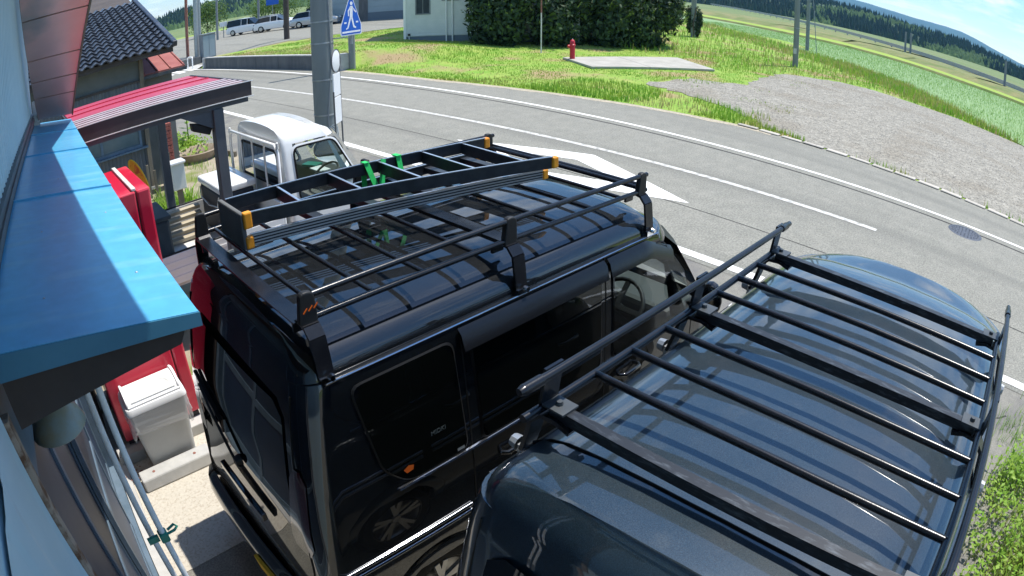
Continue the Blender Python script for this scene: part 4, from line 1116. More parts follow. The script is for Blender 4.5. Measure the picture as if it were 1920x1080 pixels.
    MB().bar(P_(*vrear(-.25, .84, .02)), P_(*vrear(.25, .84, .02)), .03, .045, up=(0, 0, 1)).build('tailgate_handle', paint, root, bevel=.005)
    if interior:
        for s in (-1, 1):
            st = MB().obox(P_(2.05, s * .34, .78), (.24, 0, 0), (0, .23, 0), (0, 0, .09)).obox(P_(1.80, s * .34, 1.10), (.055, 0, .012), (0, .22, 0), (-.07, 0, .30)).obox(P_(1.715, s * .34, 1.48), (.04, 0, 0), (0, .12, 0), (-.01, 0, .09))
            st.build('front_seat', 'seat_grey', root, bevel=.03)
        MB().obox(P_(2.76, 0, .98), (.17, 0, 0), (0, .64, 0), (.0, 0, .12)).build('dashboard', 'dash_grey', root, bevel=.04)
        sw = MB(); cc = Vector(P_(2.46, -.34, 1.08)); ax = Vector((-.75, 0, .66)).normalized(); u = Vector((0, 1, 0)); w_ = ax.cross(u)
        sw.tube([cc + .18 * (math.cos(a) * u + math.sin(a) * w_) for a in [2 * math.pi * i / 24 for i in range(25)]], .014, n=8, cap=False)
        for a in (0, math.pi, -math.pi / 2): sw.bar(cc, cc + .18 * (math.cos(a) * u + math.sin(a) * w_), .03, .02, up=ax)
        sw.tube([cc, cc - ax * .25], .03)
        sw.build('steering_wheel', 'plastic_black', root, smooth=50)
        MB().obox(P_(1.55, 0, 1.0), (.02, 0, 0), (0, .64, 0), (0, 0, .75)).build('cargo_partition', 'rubber', root)
    return P_, pl, sy

# ---- van in the middle of the picture
V1 = thing('black_van', 'glossy black minivan carrying the folded ladder on its roof rack', 'van', (2.2, 2.42, 0), 'parked black vans')
P1, pl1, sy1 = make_van(V1, .52, 2.42, 'van_black', True, .15)
# roof rack: two rails each side, round cross bars, straps down to the gutter
YN, YF = 1.83, 3.01
rack1 = MB().box(1.765, 1.835, YN + .015, YF - .015, 1.918, 1.936).build('roof_rack', 'rack_black', V1)
for y in (YN, YF):
    for z in (1.935, 2.02):
        MB().tube([(.86, y, z), (2.82, y, z)], .0125, n=10).build('side_rail', 'rack_black', rack1, smooth=60)
for x in (.905, 1.115, 1.35, 1.61, 2.10, 2.36, 2.60):
    MB().tube([(x, YN, 1.935), (x, YF, 1.935)], .0105, n=8).build('cross_bar', 'rack_black', rack1, smooth=60)
MB().box(.785, .855, YN + .03, YF - .03, 1.915, 1.921).build('rear_plate', 'rack_black', rack1)
for x in (2.76, 2.80):
    MB().tube([(x, YN, 1.955), (x, YF, 1.955)], .014, n=8).build('cross_bar', 'rack_black', rack1, smooth=60)
for s, y in ((-1, YN), (1, YF)):
    for x in (.83, 1.80, 2.77):
        # bracket plate between the rails, rounded
        pr = roundpoly([(x - .042, 1.912), (x + .038, 1.912), (x + .034, 2.036), (x - .022, 2.042)], .025)
        bk1 = MB().prism([(a, y - s * .014, b) for a, b in pr], (0, s * .028, 0)).build('rack_bracket', 'plastic_black', rack1, bevel=.006)
        if s < 0 and x < 1:
            for k in range(3):
                MB().bar((x - .02 + k * .022, y - .0155, 1.965 + k * .004), (x - .002 + k * .022, y - .0155, 1.982 + k * .004), .004, .003, up=(0, 1, 0)).build('bracket_emblem', 'lamp_orange', rack1)
        # strap leg: up, over and down to the gutter
        path = [(y - s * .075, 1.86), (y - s * .07, 1.90), (y - s * .03, 1.925), (y + s * .02, 1.915), (y + s * .052, 1.88), (y + s * .062, 1.81), (y + s * .072, 1.725)]
        lg = MB()
        for (a, za), (b, zb) in zip(path, path[1:]):
            lg.bar((x, a, za), (x, b, zb), .012, .066, up=(1, 0, 0))
        lg.build('rack_leg', 'rack_black', rack1)
        MB().lathe([(0, .02), (.012, .02), (.014, .0)], (x + .01, y + s * .085, 1.735), (0, s, 0), n=8).box(x - .03, x + .03, min(y + s * .062, y + s * .085), max(y + s * .062, y + s * .085), 1.70, 1.735).build('gutter_clamp', 'chrome', rack1)
# lettering on the quarter glass
fc = bpy.data.curves.new('window_lettering', 'FONT'); fc.body = 'MIDKI'; fc.size = .030; fc.extrude = .0005
fo = bpy.data.objects.new('window_lettering', fc)
me = bpy.data.meshes.new_from_object(fo)
bpy.data.objects.remove(fo)
lt_ = bpy.data.objects.new('window_lettering', me); COL.objects.link(lt_); me.materials.append(M['crate_dark'])
lt_.parent = V1
lp = Vector(P1(.70, -(vprof(1.30) + .0085), 1.285)) - ORG[V1.name]
lt_.location = lp; lt_.rotation_euler = (R(90 - 5), 0, 0)

gx = lambda a, b, o_: sy1(-1, o_)(a, b)
MB().add([gx(a, b, .0095) for a, b in ((.538, 1.195), (.552, 1.172), (.585, 1.176), (.592, 1.198), (.565, 1.208))], [(0, 1, 2, 3, 4)]).build('orange_tag', 'lamp_orange', V1, recalc=False)
MB().add([gx(a, b, .0095) for a, b in ((.825, 1.137), (.865, 1.137), (.865, 1.152), (.825, 1.152))], [(0, 1, 2, 3)]).build('glass_label', 'steel_grey', V1, recalc=False)
# ---- van nearest the camera
LF = LF2
V2 = thing('blue_black_van', 'dusty blue black minivan with empty roof rack nearest the camera', 'van', (2.2, .365, 0), 'parked black vans')
P2, pl2, sy2 = make_van(V2, .64, .36, 'van_blue_black', True, .38, True)
ya, yb = .952, -.222
rack2 = MB().box(1.855 - .017, 1.855 + .017, yb + .02, ya - .02, 1.922, 1.934).box(1.855 - .017, 1.855 - .013, yb + .02, ya - .02, 1.898, 1.922).box(1.855 + .013, 1.855 + .017, yb + .02, ya - .02, 1.898, 1.922).build('roof_rack', 'rack_scratched', V2)
for y in (ya, yb):
    MB().tube([(.985, y, 1.925), (2.64, y, 1.925)], .0135, n=10).build('side_rail', 'rack_black', rack2, smooth=40)
    yo = y + (.0 if y > 0 else .0) - (.03 if y > 0 else .012)
    MB().tube([(.94, yo, 2.05), (.955, yo, 2.05), (.956, yo, 2.05), (1.02, yo, 2.05), (1.021, yo, 2.05), (2.56, yo, 2.05), (2.561, yo, 2.05), (2.62, yo, 2.05), (2.625, yo, 2.05), (2.66, yo, 2.05)], [.011, .016, .016, .016, .0125, .0125, .016, .016, .012, .012], n=12).build('top_rail', 'rack_black', rack2, smooth=40)
for x in (1.285, 1.465, 1.655, 2.02, 2.20, 2.385):
    MB().tube([(x, yb, 1.927), (x + .002, (ya + yb) / 2, 1.930), (x, ya, 1.927)], .0125, n=12).build('cross_bar', 'rack_black', rack2, smooth=60)
for x in (1.085, 1.855, 2.575):
    if x != 1.855: MB().box(x - .017, x + .017, yb + .02, ya - .02, 1.922, 1.934).box(x - .017, x - .013, yb + .02, ya - .02, 1.898, 1.922).box(x + .013, x + .017, yb + .02, ya - .02, 1.898, 1.922).build('flat_bar', 'rack_scratched', rack2)
    for s, y in ((1, ya), (-1, yb)):
        MB().box(x - .032, x + .032, min(y, y - s * .08), max(y, y - s * .08), 1.9355, 1.942).lathe([(.0, .012), (.009, .012), (.011, 0)], (x, y - s * .04, 1.942), n=8).build('end_plate', 'flashing', rack2)
        yo = y - (.03 if y > 0 else .012)
        MB().obox((x, (y + yo) / 2 + s * .010, 1.985), (.034, 0, 0), (0, .005, 0), (0, (yo - y) / 2 * .6, .075)).build('rail_post', 'rack_black', rack2)
        path = [(y - s * .10, 1.885), (y - s * .05, 1.90), (y + s * .005, 1.895), (y + s * .04, 1.86), (y + s * .055, 1.80), (y + s * .078, 1.725)]
        lg = MB()
        for (a, za), (b, zb) in zip(path, path[1:]):
            lg.bar((x, a, za), (x, b, zb), .014, .06, up=(1, 0, 0))
        lg.build('rack_leg', 'rack_black', rack2)
        MB().lathe([(.0, .03), (.022, .028), (.026, .0)], (x - .015, y + s * .09, 1.735), (0, s, 0), n=10).box(x - .028, x + .028, min(y + s * .07, y + s * .09), max(y + s * .07, y + s * .09), 1.70, 1.74).build('gutter_clamp', 'galvanized', rack2)

# ---- folding ladder on the first van
ld = thing('folding_ladder', 'black folded stepladder with orange feet lying on the van rack', 'ladder', (1.7, 2.5, 1.95))
def lrail(p, q, h, w, groove=0, nm='rail'):
    p, q = Vector(p), Vector(q)
    o = MB().bar(p, q, w, h).build(nm, 'ladder_alu', ld, bevel=.003, seg=1)
    d = (q - p).normalized(); sd = d.cross(Vector((0, 0, 1))).normalized()
    MB().bar(p + Vector((0, 0, h / 2 + .001)) + sd * w * .36, q + Vector((0, 0, h / 2 + .001)) + sd * w * .36, .009, .004).build('bright_edge', 'ladder_edge', o)
    for k in range(groove):
        zz_ = -h / 2 + h * (k + .6) / groove
        MB().bar(p + sd * (w / 2 + .0012) + Vector((0, 0, zz_)), q + sd * (w / 2 + .0012) + Vector((0, 0, zz_)), .006, .0062).build('bright_edge', 'ladder_edge', o)
    return o
lrail((.93, 2.84, 2.09), (2.45, 2.69, 2.09), .062, .024)
lrail((.92, 2.56, 2.09), (2.42, 2.15, 2.09), .062, .024)
lrail((.94, 2.575, 1.985), (2.48, 2.275, 1.985), .056, .024, 4)
lrail((.94, 2.82, 1.985), (2.48, 2.80, 1.985), .056, .024)
for x in (1.19, 1.47, 1.755, 2.02, 2.28):
    t = (x - .93) / 1.5
    a, b = Vector((x + .012, 2.84 - .15 * t - .012, 2.085)), Vector((x - .012, 2.56 - .41 * t + .012, 2.085))
    rg = MB().bar(a, b, .012, .058).build('rung', 'ladder_alu', ld)
    MB().bar(a + Vector((0, 0, .031)), b + Vector((0, 0, .031)), .012, .003).build('bright_edge', 'ladder_edge', rg)
    x2 = x + .1; t = (x2 - .94) / 1.54
    MB().bar((x2, 2.82 - .02 * t - .012, 1.985), (x2, 2.575 - .30 * t + .012, 1.985), .05, .03).build('rung', 'ladder_alu', ld)
MB().obox((.905, 2.70, 2.04), (.012, 0, 0), (0, .155, 0), (0, 0, .085)).build('hinge_cap', 'concrete_dark', ld, bevel=.008)
for (x, y, z, h) in ((.925, 2.545, 2.09, .045), (.925, 2.555, 1.985, .034), (2.46, 2.69, 2.09, .036), (2.43, 2.145, 2.09, .036), (2.495, 2.272, 1.985, .034), (2.49, 2.80, 1.985, .03)):
    MB().obox((x, y, z), (.021, 0, 0), (0, .017, 0), (0, 0, h * .86)).build('rubber_foot', 'ladder_orange', ld, bevel=.008)
# green lashing strap round ladder and rack
stp = thing('lashing_strap', 'bright green lashing strap looped over the middle of the ladder', 'strap', (1.75, 2.7, 2.1))
for (dx, a, b) in ((0, (1.69, 2.745, 2.126), (1.735, 2.70, 1.95)), (0, (1.79, 2.735, 2.126), (1.745, 2.70, 1.95)), (0, (1.69, 2.775, 2.126), (1.70, 2.79, 1.95)), (0, (1.88, 2.73, 2.125), (1.89, 2.69, 1.95))):
    MB().bar(a, b, .004, .030, up=(1, 0, 0)).build('webbing', 'strap_green', stp)
MB().box(1.865, 1.895, 2.72, 2.77, 2.123, 2.129).build('webbing', 'strap_green', stp)
MB().box(1.676, 1.704, 2.737, 2.777, 2.123, 2.129).build('webbing', 'strap_green', stp)

# ---- white light truck under the canopy
TY, TX = 6.27, .27
TK = thing('white_truck', 'white light truck with open bed parked beside the canopy post', 'truck', (2.0, TY, 0))
TP = [(.58, .30), (.66, .34), (.705, .45), (.72, .62), (.722, .80), (.718, .95), (.708, 1.02), (.695, 1.12), (.680, 1.24), (.662, 1.38), (.645, 1.50), (.628, 1.60), (.612, 1.655), (.580, 1.70), (.50, 1.738), (.36, 1.760), (.18, 1.772), (0, 1.776)]
TF = [(.3, 0), (.6, 0), (.9, -.03), (1.0, -.06), (1.2, -.18), (1.5, -.36), (1.65, -.46), (1.78, -.74)]
CX0, CX1 = 2.24, 3.38
def tplace(x, y, z):
    ff = sstep(CX0 + .35, CX1, x); f = 1
    if x > CX1 - .2:
        d = x - (CX1 - .2); f = (.72 - .15 + .15 * math.sqrt(max(0, 1 - (d / .2) ** 2))) / .72
    if x < CX0 + .05: f = (.72 - .03 + .03 * math.sqrt(max(0, 1 - ((CX0 + .05 - x) / .05) ** 2))) / .72
    return (TX + x + lerp_tab(TF, z) * ff - .10 * (y / .72) ** 2 * ff, TY + y * f, z)
STT = [CX0, CX0 + .01, CX0 + .03, CX0 + .05, 2.36, 2.46, 2.56, 2.66, 2.76, 2.86, 2.96, 3.04, 3.10, 3.18, 3.23, 3.28, 3.32, 3.35, 3.37, CX1]
def tskip(x, z, side, y):
    if 2.40 < x < 3.02 and 1.02 < z < 1.58: return True
    if x > 3.18 and 1.02 < z < 1.62: return True
    return False
cabm = loft(MB(), TP, STT, tplace, tskip, lambda z: not (1.12 < z < 1.58), lambda z: not (1.02 < z < 1.62))
cab = cabm.build('cab', 'white_paint', TK, smooth=38)
def tprof(z): return lerp_tab([(b, a) for a, b in TP], z)
for s in (-1, 1):
    po_ = roundpoly([(2.40, 1.56), (2.86, 1.56), (3.12, 1.05), (2.40, 1.03)], .07)
    cx, cz = 2.68, 1.30
    fr = MB(); n = len(po_); S_ = lambda o_: (lambda x, z: (TX + x - .04, TY + s * (tprof(z) + o_), z))
    fr.add([S_(.003)(cx + (x - cx) * 1.09, cz + (z - cz) * 1.10) for x, z in po_] + [S_(.007)(x, z) for x, z in po_], [(i, (i + 1) % n, n + (i + 1) % n, n + i) for i in range(n)])
    f_ = fr.build('side_window', 'white_paint', TK, recalc=False)
    MB().tube([S_(.008)(x, z) for x, z in po_ + po_[:1]], .010, n=6, cap=False).build('window_seal', 'rubber', f_)
    MB().panel(po_, S_(.006), 8, 4).build('pane', 'clear_glass', f_, smooth=60, recalc=False)
    MB().box(TX + 2.34, TX + 2.345, TY + s * .715 - .004, TY + s * .715 + .004, .5, 1.0).build('door_seam', 'rubber', TK)
    MB().tube([(TX + 2.44, TY + s * (tprof(.92) + .004), .92), (TX + 2.45, TY + s * (tprof(.92) + .025), .925), (TX + 2.56, TY + s * (tprof(.92) + .025), .925), (TX + 2.57, TY + s * (tprof(.92) + .004), .92)], .011).build('door_handle', 'plastic_black', TK)
    mo = MB().obox((TX + 3.05, TY + s * .86, 1.22), (.03, 0, 0), (0, .055, 0), (0, 0, .10)).build('side_mirror', 'plastic_black', TK, bevel=.02)
    MB().tube([(TX + 3.05, TY + s * .70, 1.12), (TX + 3.05, TY + s * .84, 1.18)], .012).build('mirror_arm', 'plastic_black', mo)
    MB().lathe([(0, .03), (.07, .028), (.09, .0)], (TX + 3.30, TY + s * .5, .68), (1, 0, .1), n=16).build('headlamp', 'white_trim', TK, smooth=60)
    for xa in (.62, 2.62):
        c = (TX + xa, TY + s * .60, .255)
        w = MB().lathe([(.15, .09), (.19, .10), (.235, .09), (.255, .05), (.255, -.04), (.24, -.07)], c, (0, s, 0), n=28).build('wheel', 'rubber', TK, smooth=40)
        MB().lathe([(.16, .088), (.15, .06), (.06, .075), (0, .08)], c, (0, s, 0), n=24).build('rim', 'white_dirty', w, smooth=40)
MB().panel(roundpoly([(-.56, 1.62), (.56, 1.62), (.63, 1.02), (-.63, 1.02)], .06), lambda y, z: (TX + CX1 + lerp_tab(TF, z) - .10 * (y / .72) ** 2 + .004, TY + y, z), 8, 8).build('windscreen', 'clear_glass', TK, smooth=60, recalc=False)
rwn = roundpoly([(-.50, 1.53), (.50, 1.53), (.53, 1.16), (-.53, 1.16)], .07)
rwo = MB().panel(rwn, lambda y, z: (TX + CX0 - .004, TY + y, z), 6, 4).build('rear_window', 'clear_glass', TK, recalc=False)
MB().tube([(TX + CX0 - .006, TY + y, z) for y, z in rwn + rwn[:1]], .014, n=6, cap=False).build('window_seal', 'rubber', rwo)
rim_ = MB(); n = len(rwn)
outer = roundpoly([(-.61, 1.63), (.61, 1.63), (.68, 1.06), (-.68, 1.06)], .07)
rim_.add([(TX + CX0 - .003, TY + y, z) for y, z in outer] + [(TX + CX0 - .003, TY + y, z) for y, z in rwn], [(i, (i + 1) % n, n + (i + 1) % n, n + i) for i in range(n)])
rim_.build('rear_panel', 'white_paint', TK, recalc=False)
# cab interior
for s in (-1, 1):
    MB().obox((TX + 2.62, TY + s * .32, .86), (.22, 0, 0), (0, .22, 0), (0, 0, .08)).obox((TX + 2.38, TY + s * .32, 1.14), (.05, 0, 0), (0, .21, 0), (-.03, 0, .26)).build('seat', 'seat_grey', TK, bevel=.03)
MB().obox((TX + 3.05, TY, .98), (.14, 0, 0), (0, .60, 0), (0, 0, .10)).build('dashboard', 'dash_grey', TK, bevel=.03)
cc = Vector((TX + 2.86, TY - .32, 1.10)); ax = Vector((-.6, 0, .8)).normalized(); u = Vector((0, 1, 0)); w_ = ax.cross(u)
MB().tube([cc + .18 * (math.cos(a) * u + math.sin(a) * w_) for a in [2 * math.pi * i / 20 for i in range(21)]], .013, n=6, cap=False).bar(cc - u * .17, cc + u * .17, .03, .015, up=ax).build('steering_wheel', 'plastic_black', TK, smooth=50)
MB().obox((TX + 2.98, TY + .2, 1.10), (.06, .03, 0), (-.04, .1, 0), (0, 0, .012)).build('paper_sheaf', 'clip_green', TK)
MB().obox((TX + 2.95, TY - .05, 1.095), (.07, .0, 0), (0, .12, 0), (0, 0, .008)).build('paper_sheaf', 'white_trim', TK)
MB().box(TX + 2.30, TX + 3.3, TY - .62, TY + .62, .38, .46).build('floor', 'rubber', TK)
# load bed: floor, headboard frame, drop sides with ribs and hinges
bedm = MB().box(TX + .02, TX + 2.16, TY - .69, TY + .69, .60, .66).build('load_bed', 'white_dirty', TK)
for s in (-1, 1):
    gd = MB().box(TX + .03, TX + 2.14, TY + s * .715 - .014, TY + s * .715 + .014, .64, .93).build('drop_side', 'white_paint', TK, bevel=.006)
    for k in range(3):
        MB().box(TX + .06, TX + 2.10, TY + s * .7305 - .004, TY + s * .7305 + .004, .69 + k * .075, .715 + k * .075).build('side_rib', 'white_paint', gd)
    for k in range(4):
        MB().box(TX + .2 + k * .55, TX + .26 + k * .55, TY + s * .735 - .008, TY + s * .735 + .008, .60, .69).build('side_hinge', 'galvanized', gd)
    MB().tube([(TX + .06, TY + s * .715, .935), (TX + 2.12, TY + s * .715, .935)], .012).build('edge_guard', 'plastic_black', gd)
MB().box(TX + .0, TX + .028, TY - .69, TY + .69, .64, .93).build('tailgate', 'white_paint', TK, bevel=.006)
hf = MB().tube([(TX + 2.17, TY - .68, .66), (TX + 2.17, TY - .68, 1.55), (TX + 2.17, TY - .62, 1.63), (TX + 2.17, TY + .62, 1.63), (TX + 2.17, TY + .68, 1.55), (TX + 2.17, TY + .68, .66)], .018).build('head_frame', 'white_paint', TK, smooth=50)
for y in (-.34, .0, .34):
    MB().tube([(TX + 2.17, TY + y, .66), (TX + 2.17, TY + y, 1.63)], .010).build('frame_bar', 'white_paint', hf)
MB().box(TX + 2.16, TX + 2.18, TY - .66, TY + .66, .66, 1.05).build('head_board', 'white_paint', hf)
for s in (-1, 1):
    MB().lathe([(0, .07), (.016, .06), (.02, 0)], (TX + 2.17, TY + s * .68, 1.60), n=8).build('rope_horn', 'white_dirty', hf)
# ---- load on the bed
cb_ = thing('cooler_box', 'white lidded dark cooler box behind the truck cab', 'cooler box', (2.14, 6.5, .66))
MB().box(1.96, 2.36, 6.12, 6.86, .662, 1.16).build('tub', 'cooler_dark', cb_, bevel=.03)
MB().box(1.94, 2.38, 6.10, 6.88, 1.162, 1.24).build('lid', 'white_paint', cb_, bevel=.025, seg=3)
MB().tube([(1.95, 6.16, 1.13), (1.935, 6.2, 1.02), (1.935, 6.5, .98), (1.935, 6.78, 1.02), (1.95, 6.82, 1.13)], .008).build('handle', 'white_dirty', cb_)
tb = thing('tool_crate', 'dark grey plastic crate in the truck bed next to the vending machine', 'crate', (1.15, 6.45, .66))
MB().box(.92, 1.36, 6.15, 6.78, .662, 1.08).build('tub', 'crate_dark', tb, bevel=.03)
MB().box(.90, 1.38, 6.13, 6.80, 1.082, 1.125).build('lid', 'crate_dark', tb, bevel=.012)
pn = thing('plank_stack', 'pale wooden planks leaning in the truck bed beside the dark crate', 'planks', (1.65, 6.7, .66))
for k in range(5):
    MB().obox((1.62 + .01 * k, 6.52 + k * .075, .70 + k * .055), (.24, 0, 0), (0, .034, .004), (0, -.003, .018)).build('plank', 'plank', pn)
wt = tag(MB().box(1.02, 1.55, 5.72, 6.05, .662, .74).build('white_tray', 'white_paint', bevel=.012), 'shallow white tray on the truck bed beside the near drop side', 'tray')

# ---- cars in the upper lot
def make_car(nm, label, paint, tall=False):
    r_ = thing(nm, label, 'car', (0, 0, 0), 'cars parked in the upper lot')
    h = 1.62 if tall else 1.46
    CP = [(.70, .22), (.80, .26), (.83, .45), (.835, .65), (.815, .82), (.78, .90)]
    sec = [(-2.15, .62), (-2.12, .80), (-1.9, .90), (-1.2, .93), (-.4, .95), (.6, .95), (1.0, .92), (1.6, .84), (2.0, .74), (2.15, .58)]
    mb = MB(); vs = []
    for i, (x, zt) in enumerate(sec):
        f = 1 - .16 * max(0, abs(x) - 1.6) / .55
        for s_, seq in ((-1, CP), (1, CP[::-1])):
            for y, z in seq: vs.append((x, s_ * y * f, min(z, .26) if z < .3 else .26 + (z - .26) * (zt - .26) / .64))
    n = 2 * len(CP)
    mb.add(vs, [(i * n + j, i * n + n + j, i * n + n + (j + 1) % n, i * n + (j + 1) % n) for i in range(len(sec) - 1) for j in range(n)] + [tuple(range(n))[::-1], tuple((len(sec) - 1) * n + j for j in range(n))])
    mb.build('body', paint, r_, smooth=35)
    gx = [(-2.0, .93, .70), (-1.55, h - .06, .60), (-.7, h, .58), (.1, h - .02, .58), (1.05, .93, .68)] if not tall else [(-2.12, .93, .72), (-1.95, h - .04, .64), (-.7, h, .62), (.45, h - .04, .62), (1.25, .93, .70)]
    gl = MB().add([(x, s_ * (.72 if z > 1 else .74), .90) for x, z, w in gx for s_ in (-1, 1)] + [(x, s_ * w, z) for x, z, w in gx for s_ in (-1, 1)], [])
    k = len(gx) * 2
    gl.f += [(2 * i, 2 * i + 2, k + 2 * i + 2, k + 2 * i) for i in range(len(gx) - 1)] + [(2 * i + 1, k + 2 * i + 1, k + 2 * i + 3, 2 * i + 3) for i in range(len(gx) - 1)] + [(k + 2 * i, k + 2 * i + 2, k + 2 * i + 3, k + 2 * i + 1) for i in range(len(gx) - 1)]
    gl.build('glasshouse', 'privacy_glass', r_)
    rf_ = MB().add([(x, s_ * (w + .012), z + .012) for x, z, w in gx[1:4] for s_ in (-1, 1)] + [(x, s_ * (w + .012), z - .03) for x, z, w in gx[1:4] for s_ in (-1, 1)], [(0, 2, 3, 1), (2, 4, 5, 3), (0, 6, 8, 2), (2, 8, 10, 4), (1, 3, 9, 7), (3, 5, 11, 9), (0, 1, 7, 6), (4, 10, 11, 5)])
    rf_.build('roof', paint, r_)
    for s_ in (-1, 1):
        for x in (-1.3, 1.3):
            w = MB().lathe([(.0, .09), (.20, .09), (.28, .10), (.31, .06), (.31, -.06)], (x, s_ * .75, .31), (0, s_, 0), n=20).build('wheel', 'rubber', r_, smooth=40)
            MB().lathe([(.0, .115), (.10, .11), (.19, .105)], (x, s_ * .75, .31), (0, s_, 0), n=16).build('rim', 'alloy', w, smooth=40)
        for gxm in (-.35, .35):
            MB().bar((gxm, s_ * .735, .93), (gxm - .02, s_ * .61, h - .03), .05, .02, up=(0, 1, 0)).build('door_pillar', paint, r_)
        MB().box(2.02, 2.13, s_ * .55 - .14, s_ * .55 + .14, .60, .70).build('headlamp', 'white_trim', r_, bevel=.02)
        MB().box(-2.16, -2.08, s_ * .60 - .1, s_ * .60 + .1, .70, .84).build('tail_lamp', 'tail_red', r_, bevel=.02)
    return r_
zL = .63
for i, (x, y, a, pn_, tall, lab) in enumerate((
        (23.3, 58.8, -52, 'white_paint', True, 'white boxy car farthest left in the row of parked cars'),
        (24.6, 54.6, -50, 'white_paint', False, 'white hatchback second in the parked row left of the brown pole'),
        (26.4, 50.2, -48, 'car_silver', False, 'pale silver car partly hidden by the brown pole'),
        (27.6, 61.5, -50, 'white_paint', False, 'white car in the back row between the hatchbacks'),
        (31.5, 57.5, -50, 'car_dark', True, 'dark car in the back row beside the bushes'))):
    c = make_car('parked_car', lab, pn_, tall); c.location = (x, y, zL + .0); c.rotation_euler = (0, 0, R(a))

# ================================================================== SMALLER THINGS
# ---- vending machine
vm = thing('vending_machine', 'tall red vending machine standing under the end of the blue awning', 'vending machine', (.45, 4.7, 0))
MB().box(.10, .714, 4.24, 5.18, .14, 1.945).build('cabinet', 'vend_red', vm, bevel=.012)
dr_ = MB().box(.722, .83, 4.24, 5.18, .15, 1.947).build('front_door', 'vend_red', vm, bevel=.018)
MB().box(.7145, .7215, 4.25, 5.17, .16, 1.935).build('door_gasket', 'vend_dark', vm)
MB().box(.688, .722, 4.25, 5.17, 1.947, 1.966).build('top_trim', 'white_dirty', vm, bevel=.004)
MB().box(.831, .836, 4.32, 5.10, 1.05, 1.80).build('display_window', 'dark_pane', dr_)
MB().box(.831, .838, 4.40, 5.02, .32, .52).build('pickup_flap', 'vend_dark', dr_)
MB().box(.12, .80, 4.26, 5.16, .10, .14).build('kick_plate', 'vend_dark', vm)
for x0, x1 in ((-.02, .22), (.60, .98)):
    MB().box(x0, x1, 4.14, 4.30, .004, .098).build('plinth_block', 'concrete', vm, bevel=.008)
    MB().box(x0, x1, 5.06, 5.20, .004, .098).build('plinth_block', 'concrete', vm, bevel=.008)
# ---- orange banner behind it
bn = thing('oval_banner', 'orange oval advertising banner with yellow rim beside the vending machine', 'banner', (.95, 5.42, 0))
pole_ = MB().tube([(1.0, 5.42, 0), (1.0, 5.42, 1.8)], .012).build('pole', 'galvanized', bn)
ov = []
for i in range(24):
    a = 2 * math.pi * i / 24
    ov.append((.97 + .05 * math.cos(a) - .06 * math.sin(a), 1.76 + .17 * math.sin(a)))
MB().prism([(x, 5.40 - .15 * (x - 1.0), z) for x, z in ov], (0, .012, 0)).build('banner_board', 'banner_orange', bn)
MB().tube([(x, 5.405 - .15 * (x - 1.0), z) for x, z in ov + ov[:1]], .009, n=6, cap=False).build('banner_rim', 'banner_yellow', bn)
# ---- rubbish bin with clear bag
bn2 = thing('rubbish_bin', 'tall grey plastic rubbish bin with white swing lid and clear bag', 'bin', (.42, 4.06, 0))
def tub(w0, d0, w1, d1, z0, z1, cx, cy):
    mb = MB(); n = 20
    def ring(w, d, z):
        return [(cx + p[0], cy + p[1], z) for p in roundpoly([(-w, -d), (w, -d), (w, d), (-w, d)], .05, 4)]
    a, b = ring(w0, d0, z0), ring(w1, d1, z1); n = len(a)
    return mb.add(a + b, [(i, (i + 1) % n, n + (i + 1) % n, n + i) for i in range(n)] + [tuple(range(n))[::-1], tuple(range(n, 2 * n))])
bx_, by_ = .425, 4.045
tub(.195, .115, .245, .155, .02, .545, bx_, by_).build('tub', 'bin_grey', bn2, smooth=40)
lidb = tub(.262, .170, .250, .158, .55, .605, bx_, by_).build('lid', 'bin_white', bn2, smooth=40, bevel=.006)
hd = MB(); n = 14; vs = []
for i in range(n + 1):
    a = math.pi * i / n
    for x in (-.215, .215): vs.append((bx_ + x, by_ - .135 * math.cos(a), .600 + .085 * math.sin(a)))
hd.add(vs, [(2 * i, 2 * i + 1, 2 * i + 3, 2 * i + 2) for i in range(n)])
hd.add([v for i in range(n + 1) for v in (vs[2 * i],)], [tuple(range(n + 1))]); hd.add([vs[2 * i + 1] for i in range(n + 1)], [tuple(range(n + 1))])
hd.build('swing_hood', 'bin_white', lidb, smooth=50)
fp = MB(); vs = []; n = 12
for i in range(n + 1):
    u = -1 + 2 * i / n; a1 = math.pi * (.12 + .36 * math.sqrt(max(0, 1 - u * u)))
    for a in (math.pi * .12, a1): vs.append((bx_ + u * .19, by_ - .138 * math.cos(a), .601 + .0875 * math.sin(a) + .002))
fp.add(vs, [(2 * i, 2 * i + 2, 2 * i + 3, 2 * i + 1) for i in range(n)]).build('swing_flap', 'flap_grey', lidb, recalc=False)
for s in (-1, 1):
    MB().tube([(bx_ + s * .22, by_ - .135 * math.cos(math.pi * i / 12), .603 + .090 * math.sin(math.pi * i / 12)) for i in range(13)], .012, n=6).build('hood_rim', 'bin_white', lidb, smooth=60)
MB().box(bx_ - .225, bx_ + .225, by_ - .150, by_ - .130, .60, .622).build('hood_sill', 'bin_white', lidb, bevel=.006)
bgm = MB(); m_ = 40; rows_ = 6; vs = []
for j in range(rows_ + 1):
    t = j / rows_
    ring = roundpoly([(-.25 + .01 * t, -.16 + .012 * t), (.25 - .01 * t, -.16 + .012 * t), (.25 - .01 * t, .16 - .012 * t), (-.25 + .01 * t, .16 - .012 * t)], .05, 9)
    for i, (x, y) in enumerate(ring):
        k = 1.035 + .045 * t + .035 * math.sin(i * 1.7 + 2 * t) * t + .02 * random.uniform(-1, 1) * t
        vs.append((bx_ + x * k, by_ + y * k * 1.03, .552 - .19 * t * (1 + .22 * math.sin(i * .55 + .7))))
nr = len(ring)
bgm.add(vs, [(j * nr + i, j * nr + (i + 1) % nr, (j + 1) * nr + (i + 1) % nr, (j + 1) * nr + i) for j in range(rows_) for i in range(nr)])
